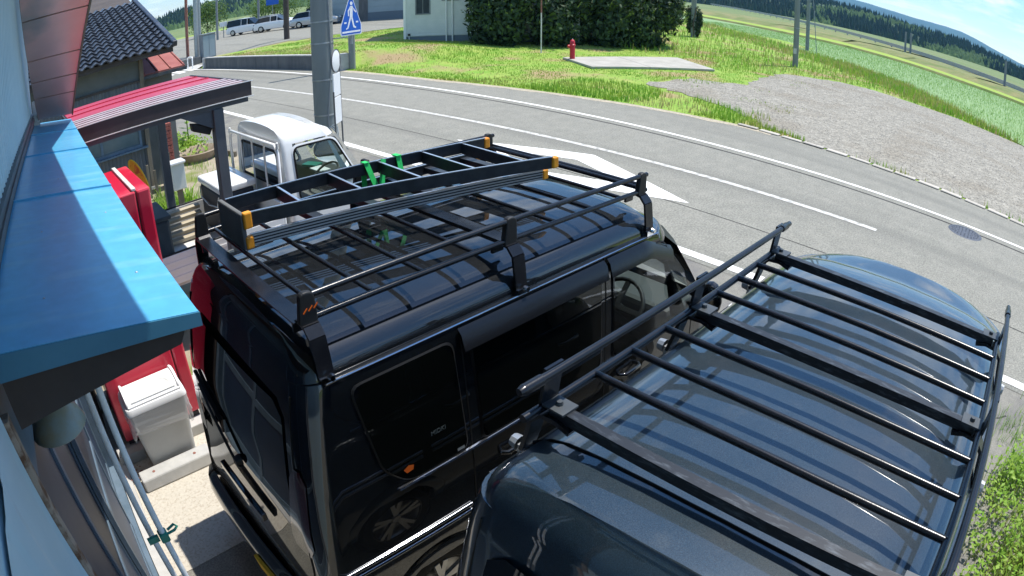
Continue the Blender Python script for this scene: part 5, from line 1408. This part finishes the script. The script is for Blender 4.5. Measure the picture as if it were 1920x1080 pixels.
bgm.build('bin_bag', 'clear_bag', bn2, recalc=False)
# ---- wheel stop in front of the bin
ws = thing('wheel_stop', 'concrete wheel stop block on the pale pad in front of the bin', 'wheel stop', (.40, 3.81, 0))
MB().prism([(.075, 3.735, .007), (.075, 3.90, .007), (.075, 3.885, .105), (.075, 3.755, .105)], (.62, 0, 0)).build('block', 'concrete', ws, bevel=.012)
for x in (.20, .57):
    MB().lathe([(0, .004), (.012, .003), (.014, 0)], (x, 3.82, .105), n=8).build('bolt', 'rust_post', ws)
# ---- thin white banner poles with a green clamp beside the shop door
for i, (x, y, lab) in enumerate(((.012, 1.30, 'white metal pole rising beside the shop door holding the green clamp'), (-.022, 1.36, 'white metal pole closest to the shop door glass'))):
    t_ = thing('banner_pole', lab, 'pole', (x, y, 0), 'banner poles by the shop door')
    MB().tube([(x, y, 0), (x, y, 1.2), (x, y, 2.38)], .0095, n=10).build('shaft', 'pole_white', t_, smooth=60)
    MB().tube([(x, y, 1.1), (x, y, 1.16)], .0125, n=10).build('joint', 'galvanized', t_, smooth=60)
    MB().lathe([(.05, 0), (.05, .012), (.015, .03), (.013, .06)], (x, y, 0), n=12).build('foot', 'plastic_black', t_, smooth=50)
gc = thing('green_clamp', 'small green plastic clamp on the white pole by the shop door', 'clamp', (.012, 1.30, 1.80))
MB().box(-.002, .026, 1.284, 1.316, 1.795, 1.825).build('jaw', 'clip_green', gc, bevel=.004)
MB().tube([(.026, 1.30, 1.81), (.05, 1.30, 1.812), (.062, 1.305, 1.816), (.055, 1.318, 1.816), (.030, 1.312, 1.812)], .004, n=6).build('loop', 'clip_green', gc)
MB().box(-.040, -.004, 1.296, 1.306, 1.80, 1.82).build('arm', 'clip_green', gc)

# ---- poles
def upole(name, label, x, y, r0, r1, h, m, z=0, bands=(), marks=False, group=None):
    t_ = thing(name, label, 'utility pole' if h > 4 else 'post', (x, y, z), group)
    MB().tube([(x, y, z - .1), (x, y, z + h)], [r0, r1], n=20).build('shaft', m, t_, smooth=50)
    for b in bands:
        rr_ = r0 + (r1 - r0) * b / h + .004
        MB().lathe([(rr_ - .004, -.012), (rr_ + .004, -.012), (rr_ + .004, .012), (rr_ - .004, .012)], (x, y, z + b), n=20).build('steel_band', 'galvanized', t_, smooth=40)
    return t_
bp_ = upole('utility_pole', 'thick grey concrete utility pole standing behind the white truck', 5.10, 9.5, .195, .165, 9, 'concrete_pole', bands=(.62, 1.02, 1.62, 2.25, 2.62))
MB().tube([(5.10 - .05, 9.5 - .19, 0), (5.10 - .05, 9.5 - .185, 1.0), (5.10 + .06, 9.5 - .185, 1.9), (5.12, 9.5 - .18, 3.2)], .014, n=6).build('earth_cable', 'steel_grey', bp_)
upole('utility_pole', 'slim pale concrete pole at the end of the retaining wall', 13.05, 21.86, .135, .12, 9, 'concrete_pole', bands=(1.6,))
upole('utility_pole', 'dark brown pole on the grass in front of the parked cars', 17.8, 38.0, .19, .17, 9, 'pole_brown', z=.6)
upole('utility_pole', 'tall pale steel pole nearest the grey cabinet', 12.3, 40.6, .17, .15, 11, 'galvanized', z=.3, group='poles by the far junction')
upole('utility_pole', 'dark rusty pole just left of the grey cabinet', 11.75, 41.0, .11, .10, 10, 'rust_post', z=.3, group='poles by the far junction')
upole('utility_pole', 'pale pole directly behind the grey cabinet', 12.9, 41.8, .14, .12, 10, 'galvanized', z=.3, group='poles by the far junction')
upole('lamp_post', 'slender green grey lamp post left of the parked cars', 19.6, 57.5, .12, .10, 9, 'steel_grey', z=.6)
upole('lamp_post', 'slender grey post behind the parked white cars', 27.5, 66.0, .14, .12, 10, 'steel_grey', z=.6)
pr_ = upole('utility_pole', 'dark grey concrete pole at the edge of the gravel yard', 33.0, 12.1, .165, .14, 9, 'concrete_pole', bands=(2.2,))
for k in range(3):
    MB().box(33.0 - .175 + .0, 33.0 - .160, 12.1 - .09 + k * .06, 12.1 - .06 + k * .06, .75, 1.05).build('white_mark', 'sign_white', pr_)
upole('utility_pole', 'thinner grey pole standing in the paddy bank behind the gravel yard', 50.5, 17.5, .17, .14, 10, 'steel_grey')
gw = tag(MB().tube([(49.2, 16.2, 0), (50.5, 17.5, 8.6)], .03, n=6).build('guy_wire', 'steel_grey'), 'slanting stay wire beside the thinner grey pole in the paddy bank', 'wire')
for i, (x, y, lab) in enumerate(((113, 19.7, 'left one of the paired distant posts in the green fields'), (112.6, 18.6, 'right one of the paired distant posts in the green fields'), (92, -.3, 'distant dark post in the fields nearest the right picture edge'), (260, 96, 'far thin pole before the cedar forest left of the gravel yard'))):
    upole('field_pole', lab, x, y, .22, .18, 4.2 if x < 200 else 9, 'steel_grey', group='distant poles in the fields')
vp = upole('utility_pole', 'grey pole wrapped in dark creeper right of the big yews', 38.5, 21.7, .19, .16, 9, 'concrete_pole')
# wires at the far junction
wv_ = 0
for (a, b, sag, lab) in (((5.1, 9.5, 8.4), (12.3, 40.6, 9.2), .5, 'overhead wire from the thick pole to the pale junction pole'), ((12.3, 40.6, 8.8), (-14, 60, 8.0), .5, 'overhead wire leaving the junction poles over the tiled roof'), ((12.9, 41.8, 9.3), (19.6, 57.5, 8.9), .3, 'overhead wire between the junction pole and the lamp post')):
    a, b = Vector(a), Vector(b)
    tag(MB().tube([a.lerp(b, t / 12) - Vector((0, 0, sag * 4 * (t / 12) * (1 - t / 12))) for t in range(13)], .012, n=5).build('overhead_wire', 'rubber'), lab, 'wire', 'overhead wires')

# ---- pedestrian crossing sign
sg = thing('crossing_sign', 'blue house shaped pedestrian crossing sign by the thick pole', 'road sign', (5.45, 9.12, 0))
sx, sy_, sz = 5.20, 9.08, 2.335
ex, ey = Vector((.985, .17, 0)).normalized(), Vector((0, 0, 1)); en = Vector((.17, -.985, 0)).normalized()
so_ = Vector((5.205, 9.06, 2.335))
def sp2(u, v, o_): return so_ + ex * u + ey * v + en * o_
wS = .45
outl = roundpoly([(0, 0), (wS, 0), (wS, .16), (wS / 2, .74), (0, .16)], .03, 3)
MB().prism([sp2(u, v, 0) for u, v in outl], en * .006).build('sign_plate', 'sign_white', sg)
cx, cy = wS / 2, .24
MB().prism([sp2(cx + (u - cx) * .925, .018 + v * .945, .0065) for u, v in outl], en * .002).build('sign_face', 'sign_blue', sg)
def poly(nm, pts): MB().prism([sp2(u, v, .009) for u, v in pts], en * .0015).build(nm, 'sign_white', sg)
poly('sign_stripe', [(.03, .045), (.42, .045), (.42, .075), (.03, .075)])
poly('sign_dash', [(.075, .205), (.125, .205), (.125, .232), (.075, .232)])
poly('sign_dash', [(.325, .205), (.375, .205), (.375, .232), (.325, .232)])
hd_ = [(.232 + .028 * math.cos(2 * math.pi * i / 14), .545 + .032 * math.sin(2 * math.pi * i / 14)) for i in range(14)]
poly('figure_head', hd_)
poly('figure_body', [(.195, .30), (.255, .30), (.262, .50), (.205, .50)])
poly('figure_leg', [(.195, .305), (.228, .305), (.165, .125), (.118, .100), (.112, .122), (.140, .135)])
poly('figure_leg', [(.222, .305), (.256, .305), (.292, .160), (.330, .132), (.322, .110), (.268, .130)])
poly('figure_arm', [(.206, .495), (.222, .47), (.180, .41), (.182, .33), (.160, .33), (.156, .42)])
poly('figure_arm', [(.250, .495), (.262, .465), (.300, .435), (.338, .395), (.325, .378), (.285, .415)])
pb_ = sp2(wS / 2 + .05, 0, -.05)
MB().tube([(pb_.x, pb_.y, 2.18), (pb_.x, pb_.y, 3.2)], .022, n=10).build('sign_post', 'galvanized', sg, smooth=50)
MB().bar(sp2(wS / 2, -.03, -.02), Vector((5.22, 9.38, 2.30)), .02, .02).build('bracket', 'galvanized', sg)
# ---- bus stop
bs = thing('bus_stop_sign', 'narrow white bus stop sign with round head in front of the thick pole', 'bus stop', (4.95, 8.75, 0))
b0, b1 = Vector((5.06, 8.88, 0)), Vector((4.83, 8.69, 0)); bd_ = (b1 - b0).normalized(); bn_ = Vector((-bd_.y, bd_.x, 0))
for p, h in ((b0, 2.05), (b1, 1.50)):
    MB().tube([p, p + Vector((0, 0, h))], .014, n=8).build('leg', 'concrete_dark', bs, smooth=50)
MB().obox((b0 + b1) / 2 + Vector((0, 0, .03)), bd_ * .24, bn_ * .15, (0, 0, .03)).build('base_block', 'concrete', bs, bevel=.01)
ctr = (b0 + b1) / 2
MB().lathe([(0, .010), (.165, .010), (.18, .004), (.18, -.004), (.165, -.010), (0, -.010)], ctr + Vector((0, 0, 1.98)), bn_, n=28).build('round_head', 'board_white', bs, smooth=40)
MB().lathe([(.181, -.012), (.19, -.012), (.19, .012), (.181, .012)], ctr + Vector((0, 0, 1.98)), bn_, n=28).build('head_rim', 'concrete_dark', bs)
for z0, z1 in ((1.42, 1.78), (.98, 1.40)):
    MB().obox(ctr + Vector((0, 0, (z0 + z1) / 2)), bd_ * .15, bn_ * .010, (0, 0, (z1 - z0) / 2)).build('notice_board', 'board_white', bs, bevel=.004)
cbl = MB()
for k in range(3):
    cc_ = Vector((4.86, 8.86, .78 + .02 * k)); cbl.tube([cc_ + Vector((.03 * k - .02, 0, 0)) + .11 * Vector((math.cos(a) * .5, -math.cos(a) * .3, math.sin(a) * 1.2)) for a in [2 * math.pi * i / 16 for i in range(17)]], .008, n=5, cap=False)
cbl.build('cable_coil', 'white_dirty', bs)
# ---- fire hydrant
fh = thing('fire_hydrant', 'red pillar fire hydrant beside the pale concrete slab', 'hydrant', (19.75, 16.55, .02))
MB().lathe([(.14, 0), (.14, .05), (.105, .06), (.105, .62), (.125, .63), (.125, .68), (.10, .70), (.10, .78), (.08, .85), (.04, .885), (0, .89)], (19.75, 16.55, .02), n=18).build('barrel', 'hydrant_red', fh, smooth=40)
MB().lathe([(.0, .20), (.065, .20), (.065, .14), (.05, .14), (.05, .0)], (19.75, 16.55, .66), Vector((-.9, .35, -.2)), n=12).build('outlet', 'hydrant_red', fh, smooth=40)
MB().tube([(19.75, 16.55, .90), (19.75, 16.55, .96)], .02, n=6).build('valve_nut', 'galvanized', fh)
# ---- thin marker post
mp_ = thing('marker_post', 'thin white and rusty post standing in front of the yews', 'post', (20.5, 18.9, .03))
MB().tube([(20.5, 18.9, 0), (20.5, 18.9, 1.9)], .028, n=8).build('lower_shaft', 'white_dirty', mp_, smooth=50)
MB().tube([(20.5, 18.9, 1.9), (20.5, 18.9, 3.4)], .032, n=8).build('upper_shaft', 'rust_post', mp_, smooth=50)
# ---- far junction furniture
cab_ = thing('roadside_cabinet', 'grey steel roadside cabinet beside the far poles', 'cabinet', (12.9, 40.0, .25))
MB().box(12.4, 13.35, 39.6, 40.2, .3, 1.9).build('case', 'steel_grey', cab_, bevel=.02)
MB().box(12.36, 13.39, 39.55, 40.25, 1.9, 1.96).build('roof', 'galvanized', cab_)
MB().box(12.46, 12.86, 39.58, 39.599, .4, 1.8).build('door', 'warehouse', cab_)
MB().box(12.89, 13.29, 39.58, 39.599, .4, 1.8).build('door', 'warehouse', cab_)
MB().box(12.35, 13.4, 39.55, 40.25, .1, .3).build('plinth', 'concrete', cab_)
hb = thing('hoop_barrier', 'white tubular hoop barrier at the end of the retaining wall', 'barrier', (11.2, 38.2, 0))
MB().tube([(11.05, 37.6, 0), (11.05, 37.6, .62), (11.08, 37.68, .72), (11.05, 38.5, .72), (11.02, 38.58, .62), (11.02, 38.58, 0)], .04, n=8).build('hoop', 'pole_white', hb, smooth=50)
for (x, y, z, w, h, m_, lab, nm) in ((31, 70, 3.6, 1.5, .8, 'sign_blue', 'blue sign board on a post above the parked cars', 'sign_board'), (21.3, 60.5, 2.0, .8, .5, 'white_trim', 'white sign board left of the parked cars', 'sign_board'), (10.4, 40.3, 1.9, .42, .55, 'sign_white', 'small white notice board on a post near the lean-to roof', 'notice_board')):
    t_ = thing(nm, lab, 'sign', (x, y, 0))
    vd = Vector((x, y, 0)).normalized(); sd = Vector((vd.y, -vd.x, 0))
    MB().tube([(x, y, 0), (x, y, z)], .05, n=8).build('post', 'steel_grey', t_)
    MB().obox((x - vd.x * .09, y - vd.y * .09, z), sd * w / 2, vd * .03, (0, 0, h / 2)).build('board', m_, t_, bevel=.015)
# guard wall far across the paddies
gwl = thing('guard_wall', 'long pale guard wall running below the cedar forest', 'wall', (200, 72, 0))
a, b = Vector((84, -13, 0)), Vector((400, 219, 0)); d_ = (b - a)
NP = 40
for k in range(NP):
    p, q = a + d_ * k / NP, a + d_ * (k + .985) / NP
    MB().bar(p + Vector((0, 0, .78)), q + Vector((0, 0, .78)), .3, .72).build('wall_panel', 'concrete', gwl)
    MB().box(p.x - .15, p.x + .15, p.y - .15, p.y + .15, 0, .41).build('pier', 'concrete', gwl)

# ---- things in the dirt yard seen below the canopy
mbx = thing('post_box', 'pale blue grey box with white lid on a post in the yard', 'box', (2.25, 8.9, 0))
MB().box(2.19, 2.27, 8.93, 9.01, 0, .6).build('post', 'wood_grey', mbx)
MB().box(2.12, 2.33, 8.88, 9.06, .60, .98).build('case', 'cream_siding', mbx, bevel=.01)
MB().box(2.10, 2.35, 8.85, 9.09, .98, 1.02).build('lid', 'white_paint', mbx, bevel=.012)
pt = thing('planter_bowl', 'shallow round clay planter in the yard beyond the post box', 'planter', (3.78, 13.1, 0))
MB().lathe([(.0, .02), (.35, .02), (.46, .20), (.48, .21), (.50, .19), (.38, 0), (0, 0)], (3.78, 13.1, .005), n=24).build('bowl', 'terracotta', pt, smooth=40)
fc_ = thing('stake_fence', 'row of short grey wooden stakes against the tiled house', 'fence', (2.0, 10.9, 0))
for k in range(9):
    x = 1.35 + k * .15 + random.uniform(-.03, .03)
    MB().box(x, x + .05, 10.92, 10.95, .06, random.uniform(.45, .8)).build('stake', 'wood_grey', fc_)
MB().box(1.2, 2.8, 10.95, 10.99, .12, .20).build('rail', 'wood_grey', fc_)
br_ = thing('brick_pillar', 'small red brick pillar at the corner of the tiled house', 'pillar', (2.80, 11.62, 0))
b0_ = None
for rr in range(17):
    for cc in range(2):
        if b0_ is None:
            b0_ = MB().box(-.055, .055, -.11, .11, 0, .062).build('brick', 'brick_red', br_, bevel=.004, seg=1, o=(0, 0, 0)); ob = b0_
        else:
            ob = b0_.copy(); COL.objects.link(ob)
        ob.location = ((cc - .5) * .12 if rr % 2 == 0 else 0, 0 if rr % 2 == 0 else (cc - .5) * .12, rr * .07)
        ob.rotation_euler = (0, 0, 0 if rr % 2 == 0 else math.pi / 2); ob.scale = (.5, .5, 1); ob.location.x *= .5; ob.location.y *= .5
ke = thing('garden_edging', 'low dark timber edging across the dirt yard', 'edging', (4.1, 14.5, 0))
MB().bar((4.15, 16.6, .08), (3.95, 14.8, .08), .08, .14).build('timber', 'wood_dark', ke)
MB().bar((4.15, 13.9, .06), (4.4, 12.3, .06), .06, .10).build('timber', 'wood_grey', ke)

# ================================================================== VEGETATION
def leaf(mb, c, n, size, asp=.5, bendv=0):
    n = n.normalized(); u = n.orthogonal().normalized()
    a = random.uniform(0, 6.283); u = (math.cos(a) * u + math.sin(a) * n.cross(u)); v = n.cross(u)
    b = len(mb.v)
    mb.v += [c - u * size, c + v * size * asp, c + u * size, c - v * size * asp]
    mb.f.append((b, b + 1, b + 2, b + 3))
def blade(mb, x, y, z, h, w, lean=.35):
    a = random.uniform(0, 6.283); d = Vector((math.cos(a), math.sin(a), 0)); s_ = Vector((-d.y, d.x, 0)) * w / 2
    p = Vector((x, y, z)); l = random.uniform(.1, 1) * lean * h
    b = len(mb.v)
    mb.v += [p - s_, p + s_, p + s_ * .6 + d * l * .4 + Vector((0, 0, h * .6)), p - s_ * .6 + d * l * .4 + Vector((0, 0, h * .6)), p + d * l + Vector((0, 0, h))]
    mb.f += [(b, b + 1, b + 2, b + 3), (b + 3, b + 2, b + 4)]
def crown(mb, c, rx, ry, rz, n, size, lumps=9, zmin=.05, seed=0, asp=.45):
    rnd = random.Random(seed); C = [(Vector(c), 1.0)]
    for k in range(lumps):
        d = Vector((rnd.gauss(0, 1), rnd.gauss(0, 1), rnd.gauss(0, .9))).normalized()
        C.append((Vector(c) + Vector((d.x * rx * .55, d.y * ry * .55, d.z * rz * .55)), rnd.uniform(.42, .62)))
    for i in range(n):
        cc, k = C[i % len(C)]
        d = rdir(); q = random.uniform(.72, 1.04) if random.random() < .8 else random.uniform(.3, .8)
        p = cc + Vector((d.x * rx * k * q, d.y * ry * k * q, d.z * rz * k * q))
        if p.z < zmin: p.z = zmin + random.random() * .3
        leaf(mb, p, (d + rdir() * .8), size * random.uniform(.6, 1.3), asp)
def tree(name, label, cat, x, y, z0, rx, ry, rz, cz, n, size, ml, mt=None, tips=0, group=None, trunk=.16, seed=1, zmin=.1):
    t_ = thing(name, label, cat, (x, y, z0), group)
    tr = MB().tube([(x, y, z0 - .1), (x + .05, y, z0 + cz * .6), (x - .03, y + .04, z0 + cz + rz * .5)], [trunk, trunk * .75, trunk * .25], n=8)
    rnd = random.Random(seed)
    to = tr.build('trunk', 'bark', t_, smooth=50)
    for k in range(6):
        a = rnd.uniform(0, 6.283); h = rnd.uniform(.35, 1.0) * cz
        MB().tube([(x, y, z0 + h), (x + math.cos(a) * rx * .35, y + math.sin(a) * ry * .35, z0 + h + rz * .22), (x + math.cos(a) * rx * .7, y + math.sin(a) * ry * .7, z0 + h + rz * .4)], [trunk * .45, trunk * .3, trunk * .1], n=6).build('limb', 'bark', to, smooth=50)
    mb = MB(); crown(mb, (x, y, z0 + cz), rx, ry, rz, n, size, seed=seed, zmin=z0 + zmin)
    co_ = mb.build('crown', ml, t_, recalc=False)
    if tips:
        tb_ = MB()
        for i in range(tips):
            src = mb.v[random.randrange(len(mb.v))]
            d = (src - Vector((x, y, z0 + cz * .7))).normalized()
            d = (d + Vector((0, 0, .7)) + rdir() * .35).normalized(); s_ = d.cross(rdir()).normalized()
            L = random.uniform(.15, .55)
            b = len(tb_.v); tb_.v += [src - s_ * .022, src + s_ * .022, src + d * L]; tb_.f.append((b, b + 1, b + 2))
            for k in range(3):
                leaf(tb_, src + d * L * random.uniform(.3, .9) + rdir() * .04, rdir(), .08, .35)
        tb_.build('new_shoots', mt, co_, recalc=False)
    return t_
YG = 'dark yews across the road'
for i, (x, y, rx, rz, n, tips, zm, lab) in enumerate((
        (21.3, 22.0, 1.7, 3.0, 9000, 700, .15, 'dark yew on the left of the group in front of the white house wall'),
        (23.4, 21.0, 2.2, 3.3, 12000, 1000, .10, 'broad dark yew just behind the thin marker post'),
        (25.9, 20.2, 2.3, 3.3, 12000, 1100, .10, 'broad dark yew behind the red hydrant'),
        (28.6, 19.6, 2.3, 3.3, 12000, 1200, .10, 'broad dark yew second from the right end of the group'),
        (29.9, 19.2, 1.5, 2.6, 9000, 1300, 1.0, 'dark yew at the right end of the group beside the creeper covered pole'))):
    tree('yew_tree', lab, 'tree', x, y, .06, rx, rx, rz, 2.5 + (.4 if i == 4 else 0), n, .15, 'yew_leaf', 'yew_tip', tips, YG, seed=3 + 5 * i, zmin=zm)
cr_ = thing('creeper', 'dark creeper clump wrapped round the grey pole beside the yews', 'creeper', (38.5, 21.7, 0))
mb = MB(); crown(mb, (38.75, 21.85, 1.4), .62, .62, 1.2, 3000, .10, seed=4); mb.build('foliage', 'yew_leaf', cr_, recalc=False)
MB().tube([(38.3, 21.5, 0), (38.25, 21.6, 1.2), (38.4, 21.45, 2.4)], .04, n=6).build('stem', 'bark', cr_)
# shrubs round the upper lot
for i, (x, y, rx, rz, lab) in enumerate(((31.0, 50.5, 1.8, 1.4, 'round green bush right of the parked cars'), (34.0, 62.0, 2.6, 2.0, 'large green bush behind the parked cars'), (24.5, 76.0, 3.2, 2.4, 'pale green bush far behind the lamp post'), (9.5, 47.5, 1.7, 1.5, 'dark green bush beyond the tiled roof corner'), (33.0, 74.0, 3.5, 2.6, 'bushy green tree far behind the white cars'))):
    tree('green_bush', lab, 'bush', x, y, T(x, y), rx, rx, rz, rz * .9, 2600, .16, 'bush_leaf', None, 0, 'bushes round the upper lot', trunk=.08, seed=20 + i)
# grass on the verge
gm = MB(); dm_ = MB()
def grassy(x, y):
    d = x - xe(y)
    if d < .05: return 0
    if inpoly(x, y, GRAVEL): return 1 if (noise.noise(Vector((x * .8, y * .8, 3))) > .18 and ((x < 19 and y > 6.2) or y > 8.3) and random.random() < .5) else 0
    if 34 < y: return 0
    return 1
cnt = 0
for _ in range(110000):
    y = random.uniform(-3, 34.5); d = 24 * random.random() ** 1.5; x = xe(y) + .05 + d
    if not grassy(x, y): continue
    if abs((Vector((x, y)) - Vector((21.8, 14.6))).dot(Vector((.86, -.5)))) < 3.0 and abs((Vector((x, y)) - Vector((21.8, 14.6))).dot(Vector((.5, .86)))) < 1.45: continue
    nz_ = noise.noise(Vector((x * .28, y * .28, 5)))
    lush = .055 + .08 * max(0, nz_) + (.08 if (d < 3.0 and y < 13) else 0)
    dry = noise.noise(Vector((x * .38, y * .38, 1))) > .30
    if dry and random.random() < .75: continue
    blade(dm_ if dry or (22 < y < 35 and d < 1.6 and random.random() < .7) else gm, x, y, T(x, y) - .01, random.uniform(.6, 1.5) * lush, random.uniform(.014, .032))
# shaggy edge of the gravel and the paddy bank
for _ in range(26000):
    t = random.random()
    if t < .5:
        k = random.random(); a, b = random.choice(list(zip(near, near[1:]))[:5]); p = Vector(a).lerp(Vector(b), k)
        x, y = p.x - random.uniform(-.2, 6.0), p.y + random.uniform(-1, 1)
    else:
        x, y = random.uniform(26, 56), random.uniform(-2, 34)
    if inpoly(x, y, GRAVEL) or inpoly(x, y, near + far): continue
    blade(dm_ if random.random() < .25 else gm, x, y, T(x, y) if x < 53 else -.03, random.uniform(.12, .42), random.uniform(.03, .06))
o = gm.build('verge_grass', 'grass_blade', recalc=False, kind='stuff'); tag(o, 'bright green grass on the verge across the road', 'grass')
o = dm_.build('dry_verge_grass', 'dry_grass', recalc=False, kind='stuff'); tag(o, 'straw coloured cut grass lying on the verge', 'grass')
# rice in the paddy
rm = MB()
for _ in range(60000):
    t = random.random(); x = 27 + 50 * random.random() ** .9; y = random.uniform(-6, 40)
    if not inpoly(x, y, near + far): continue
    x = round(x / .6) * .6 + random.uniform(-.08, .08)
    blade(rm, x, y, .04, random.uniform(.10, .20), random.uniform(.012, .028), .5)
o = rm.build('rice_plants', 'rice', recalc=False, kind='stuff'); tag(o, 'young green rice plants standing in the flooded paddy', 'rice')
# weeds at the right edge of the lot
wm = MB(); wg = MB()
spots = [(random.uniform(2.3, 4.95), -.80 - 1.9 * random.random() ** .8) for _ in range(620)]
for (x, y) in spots:
    if x > 4.3 and y > -.80 - (x - 4.3) * .5: continue
    h = random.uniform(.14, .42) * (1 if y < -.95 else .7)
    for k in range(26):
        z = h * random.random() ** .7
        leaf(wm, Vector((x + random.gauss(0, .075), y + random.gauss(0, .075), .02 + z)), Vector((0, 0, 1)) + rdir() * .75, random.uniform(.014, .034), .5)
    for k in range(6): blade(wg, x + random.gauss(0, .06), y + random.gauss(0, .06), 0, h * random.uniform(.7, 1.5), .009, .5)
for (x0, y0, s_) in ((5.35, -1.05, .16), (5.05, -1.5, .2), (5.7, -1.35, .12), (4.4, 4.2, .06)):
    for k in range(140):
        blade(wg, x0 + random.gauss(0, s_), y0 + random.gauss(0, s_), 0, random.uniform(.05, .2), .007, .7)
o = wm.build('leafy_weeds', 'weed_leaf', recalc=False, kind='stuff'); tag(o, 'dense leafy green weeds at the lower right corner', 'weeds')
o = wg.build('tufted_grass', 'grass_blade', recalc=False, kind='stuff'); tag(o, 'grass tufts among the weeds beside the near van', 'grass')
# ground cover in the dirt yard
yg = MB()
for _ in range(9000):
    x, y = random.uniform(1.0, 4.4), random.uniform(7.4, 16.5)
    if x > 2.3 + (y - 5) * .3: continue
    nz_ = noise.noise(Vector((x * 1.3, y * .9, 9)))
    if nz_ < .02 and random.random() < .85: continue
    if y > 11 and x < 3.1: continue
    blade(yg, x, y, 0, random.uniform(.04, .20), .009, .8)
for _ in range(900):
    x, y = random.gauss(2.25, .22), random.gauss(9.6, .35)
    blade(yg, x, y, 0, random.uniform(.15, .45), .02, .8)
for _ in range(700):
    x, y = random.gauss(3.75, .25), random.gauss(14.2, .5)
    leaf(yg, Vector((x, y, random.uniform(.03, .35))), rdir() + Vector((0, 0, 1)), .05, .5)
o = yg.build('yard_weeds', 'weed_leaf', recalc=False, kind='stuff'); tag(o, 'straggling weeds over the dirt yard behind the truck', 'weeds')
# single tall weed stalk
tw_ = thing('tall_weed', 'tall leafy weed stalk rising from the yard under the canopy', 'plant', (3.85, 14.0, 0))
MB().tube([(3.85, 14.0, 0), (3.86, 14.0, .9), (3.83, 14.02, 1.75)], [.016, .012, .005], n=6).build('stalk', 'weed_leaf', tw_)
for k in range(34):
    z = .15 + k * .046; a = k * 2.4; L = .24 * (1 - z / 2.1) + .05
    d = Vector((math.cos(a), math.sin(a), .25)); p = Vector((3.85, 14.0, z)); s_ = Vector((-d.y, d.x, 0)) * .28 * L
    MB().add([p, p + d * L * .5 + s_, p + d * L, p + d * L * .5 - s_], [(0, 1, 2, 3)]).build('leaf', 'weed_leaf', tw_, recalc=False)
sk = thing('spiky_plant', 'clump of long sword shaped green leaves near the post box', 'plant', (2.42, 9.35, 0))
for k in range(26):
    a = k * 2.4; d = Vector((math.cos(a), math.sin(a), 0)); L = random.uniform(.35, .62); l = random.uniform(.2, .8); s_ = Vector((-d.y, d.x, 0)) * .022
    p = Vector((2.42, 9.35, 0))
    MB().add([p - s_, p + s_, p + d * L * l * .5 + s_ * .8 + Vector((0, 0, L * .7)), p + d * L * l * .5 - s_ * .8 + Vector((0, 0, L * .7)), p + d * L * l + Vector((0, 0, L * .85))], [(0, 1, 2, 3), (3, 2, 4)]).build('leaf', 'weed_leaf', sk, recalc=False)
# dead leaves by the bin
dl_ = MB()
for k in range(40):
    leaf(dl_, Vector((random.gauss(.03, .05), random.gauss(3.98, .07), random.uniform(.012, .04))), Vector((0, 0, 1)) + rdir() * .5, random.uniform(.010, .022), .6)
o = dl_.build('dead_leaves', 'rust_post', recalc=False, kind='stuff'); tag(o, 'small drift of brown dead leaves beside the bin', 'leaves')

# ================================================================== AIR
hz = bpy.data.materials.new('haze'); hz.use_nodes = True
hn = hz.node_tree; hn.nodes.clear()
ho = hn.nodes.new('ShaderNodeOutputMaterial'); hv = hn.nodes.new('ShaderNodeVolumePrincipled')
hv.inputs['Color'].default_value = (0.30, 0.64, 1.0, 1); hv.inputs['Density'].default_value = 0.00014; hv.inputs['Anisotropy'].default_value = 0.2
hn.links.new(hv.outputs[0], ho.inputs['Volume'])
MATS['haze'] = hz
o = MB().box(-5200, 5200, -5200, 5200, -3.4, 420).build('haze', 'haze', kind='stuff')
tag(o, 'thin pale blue summer haze over the distant hills', 'haze')
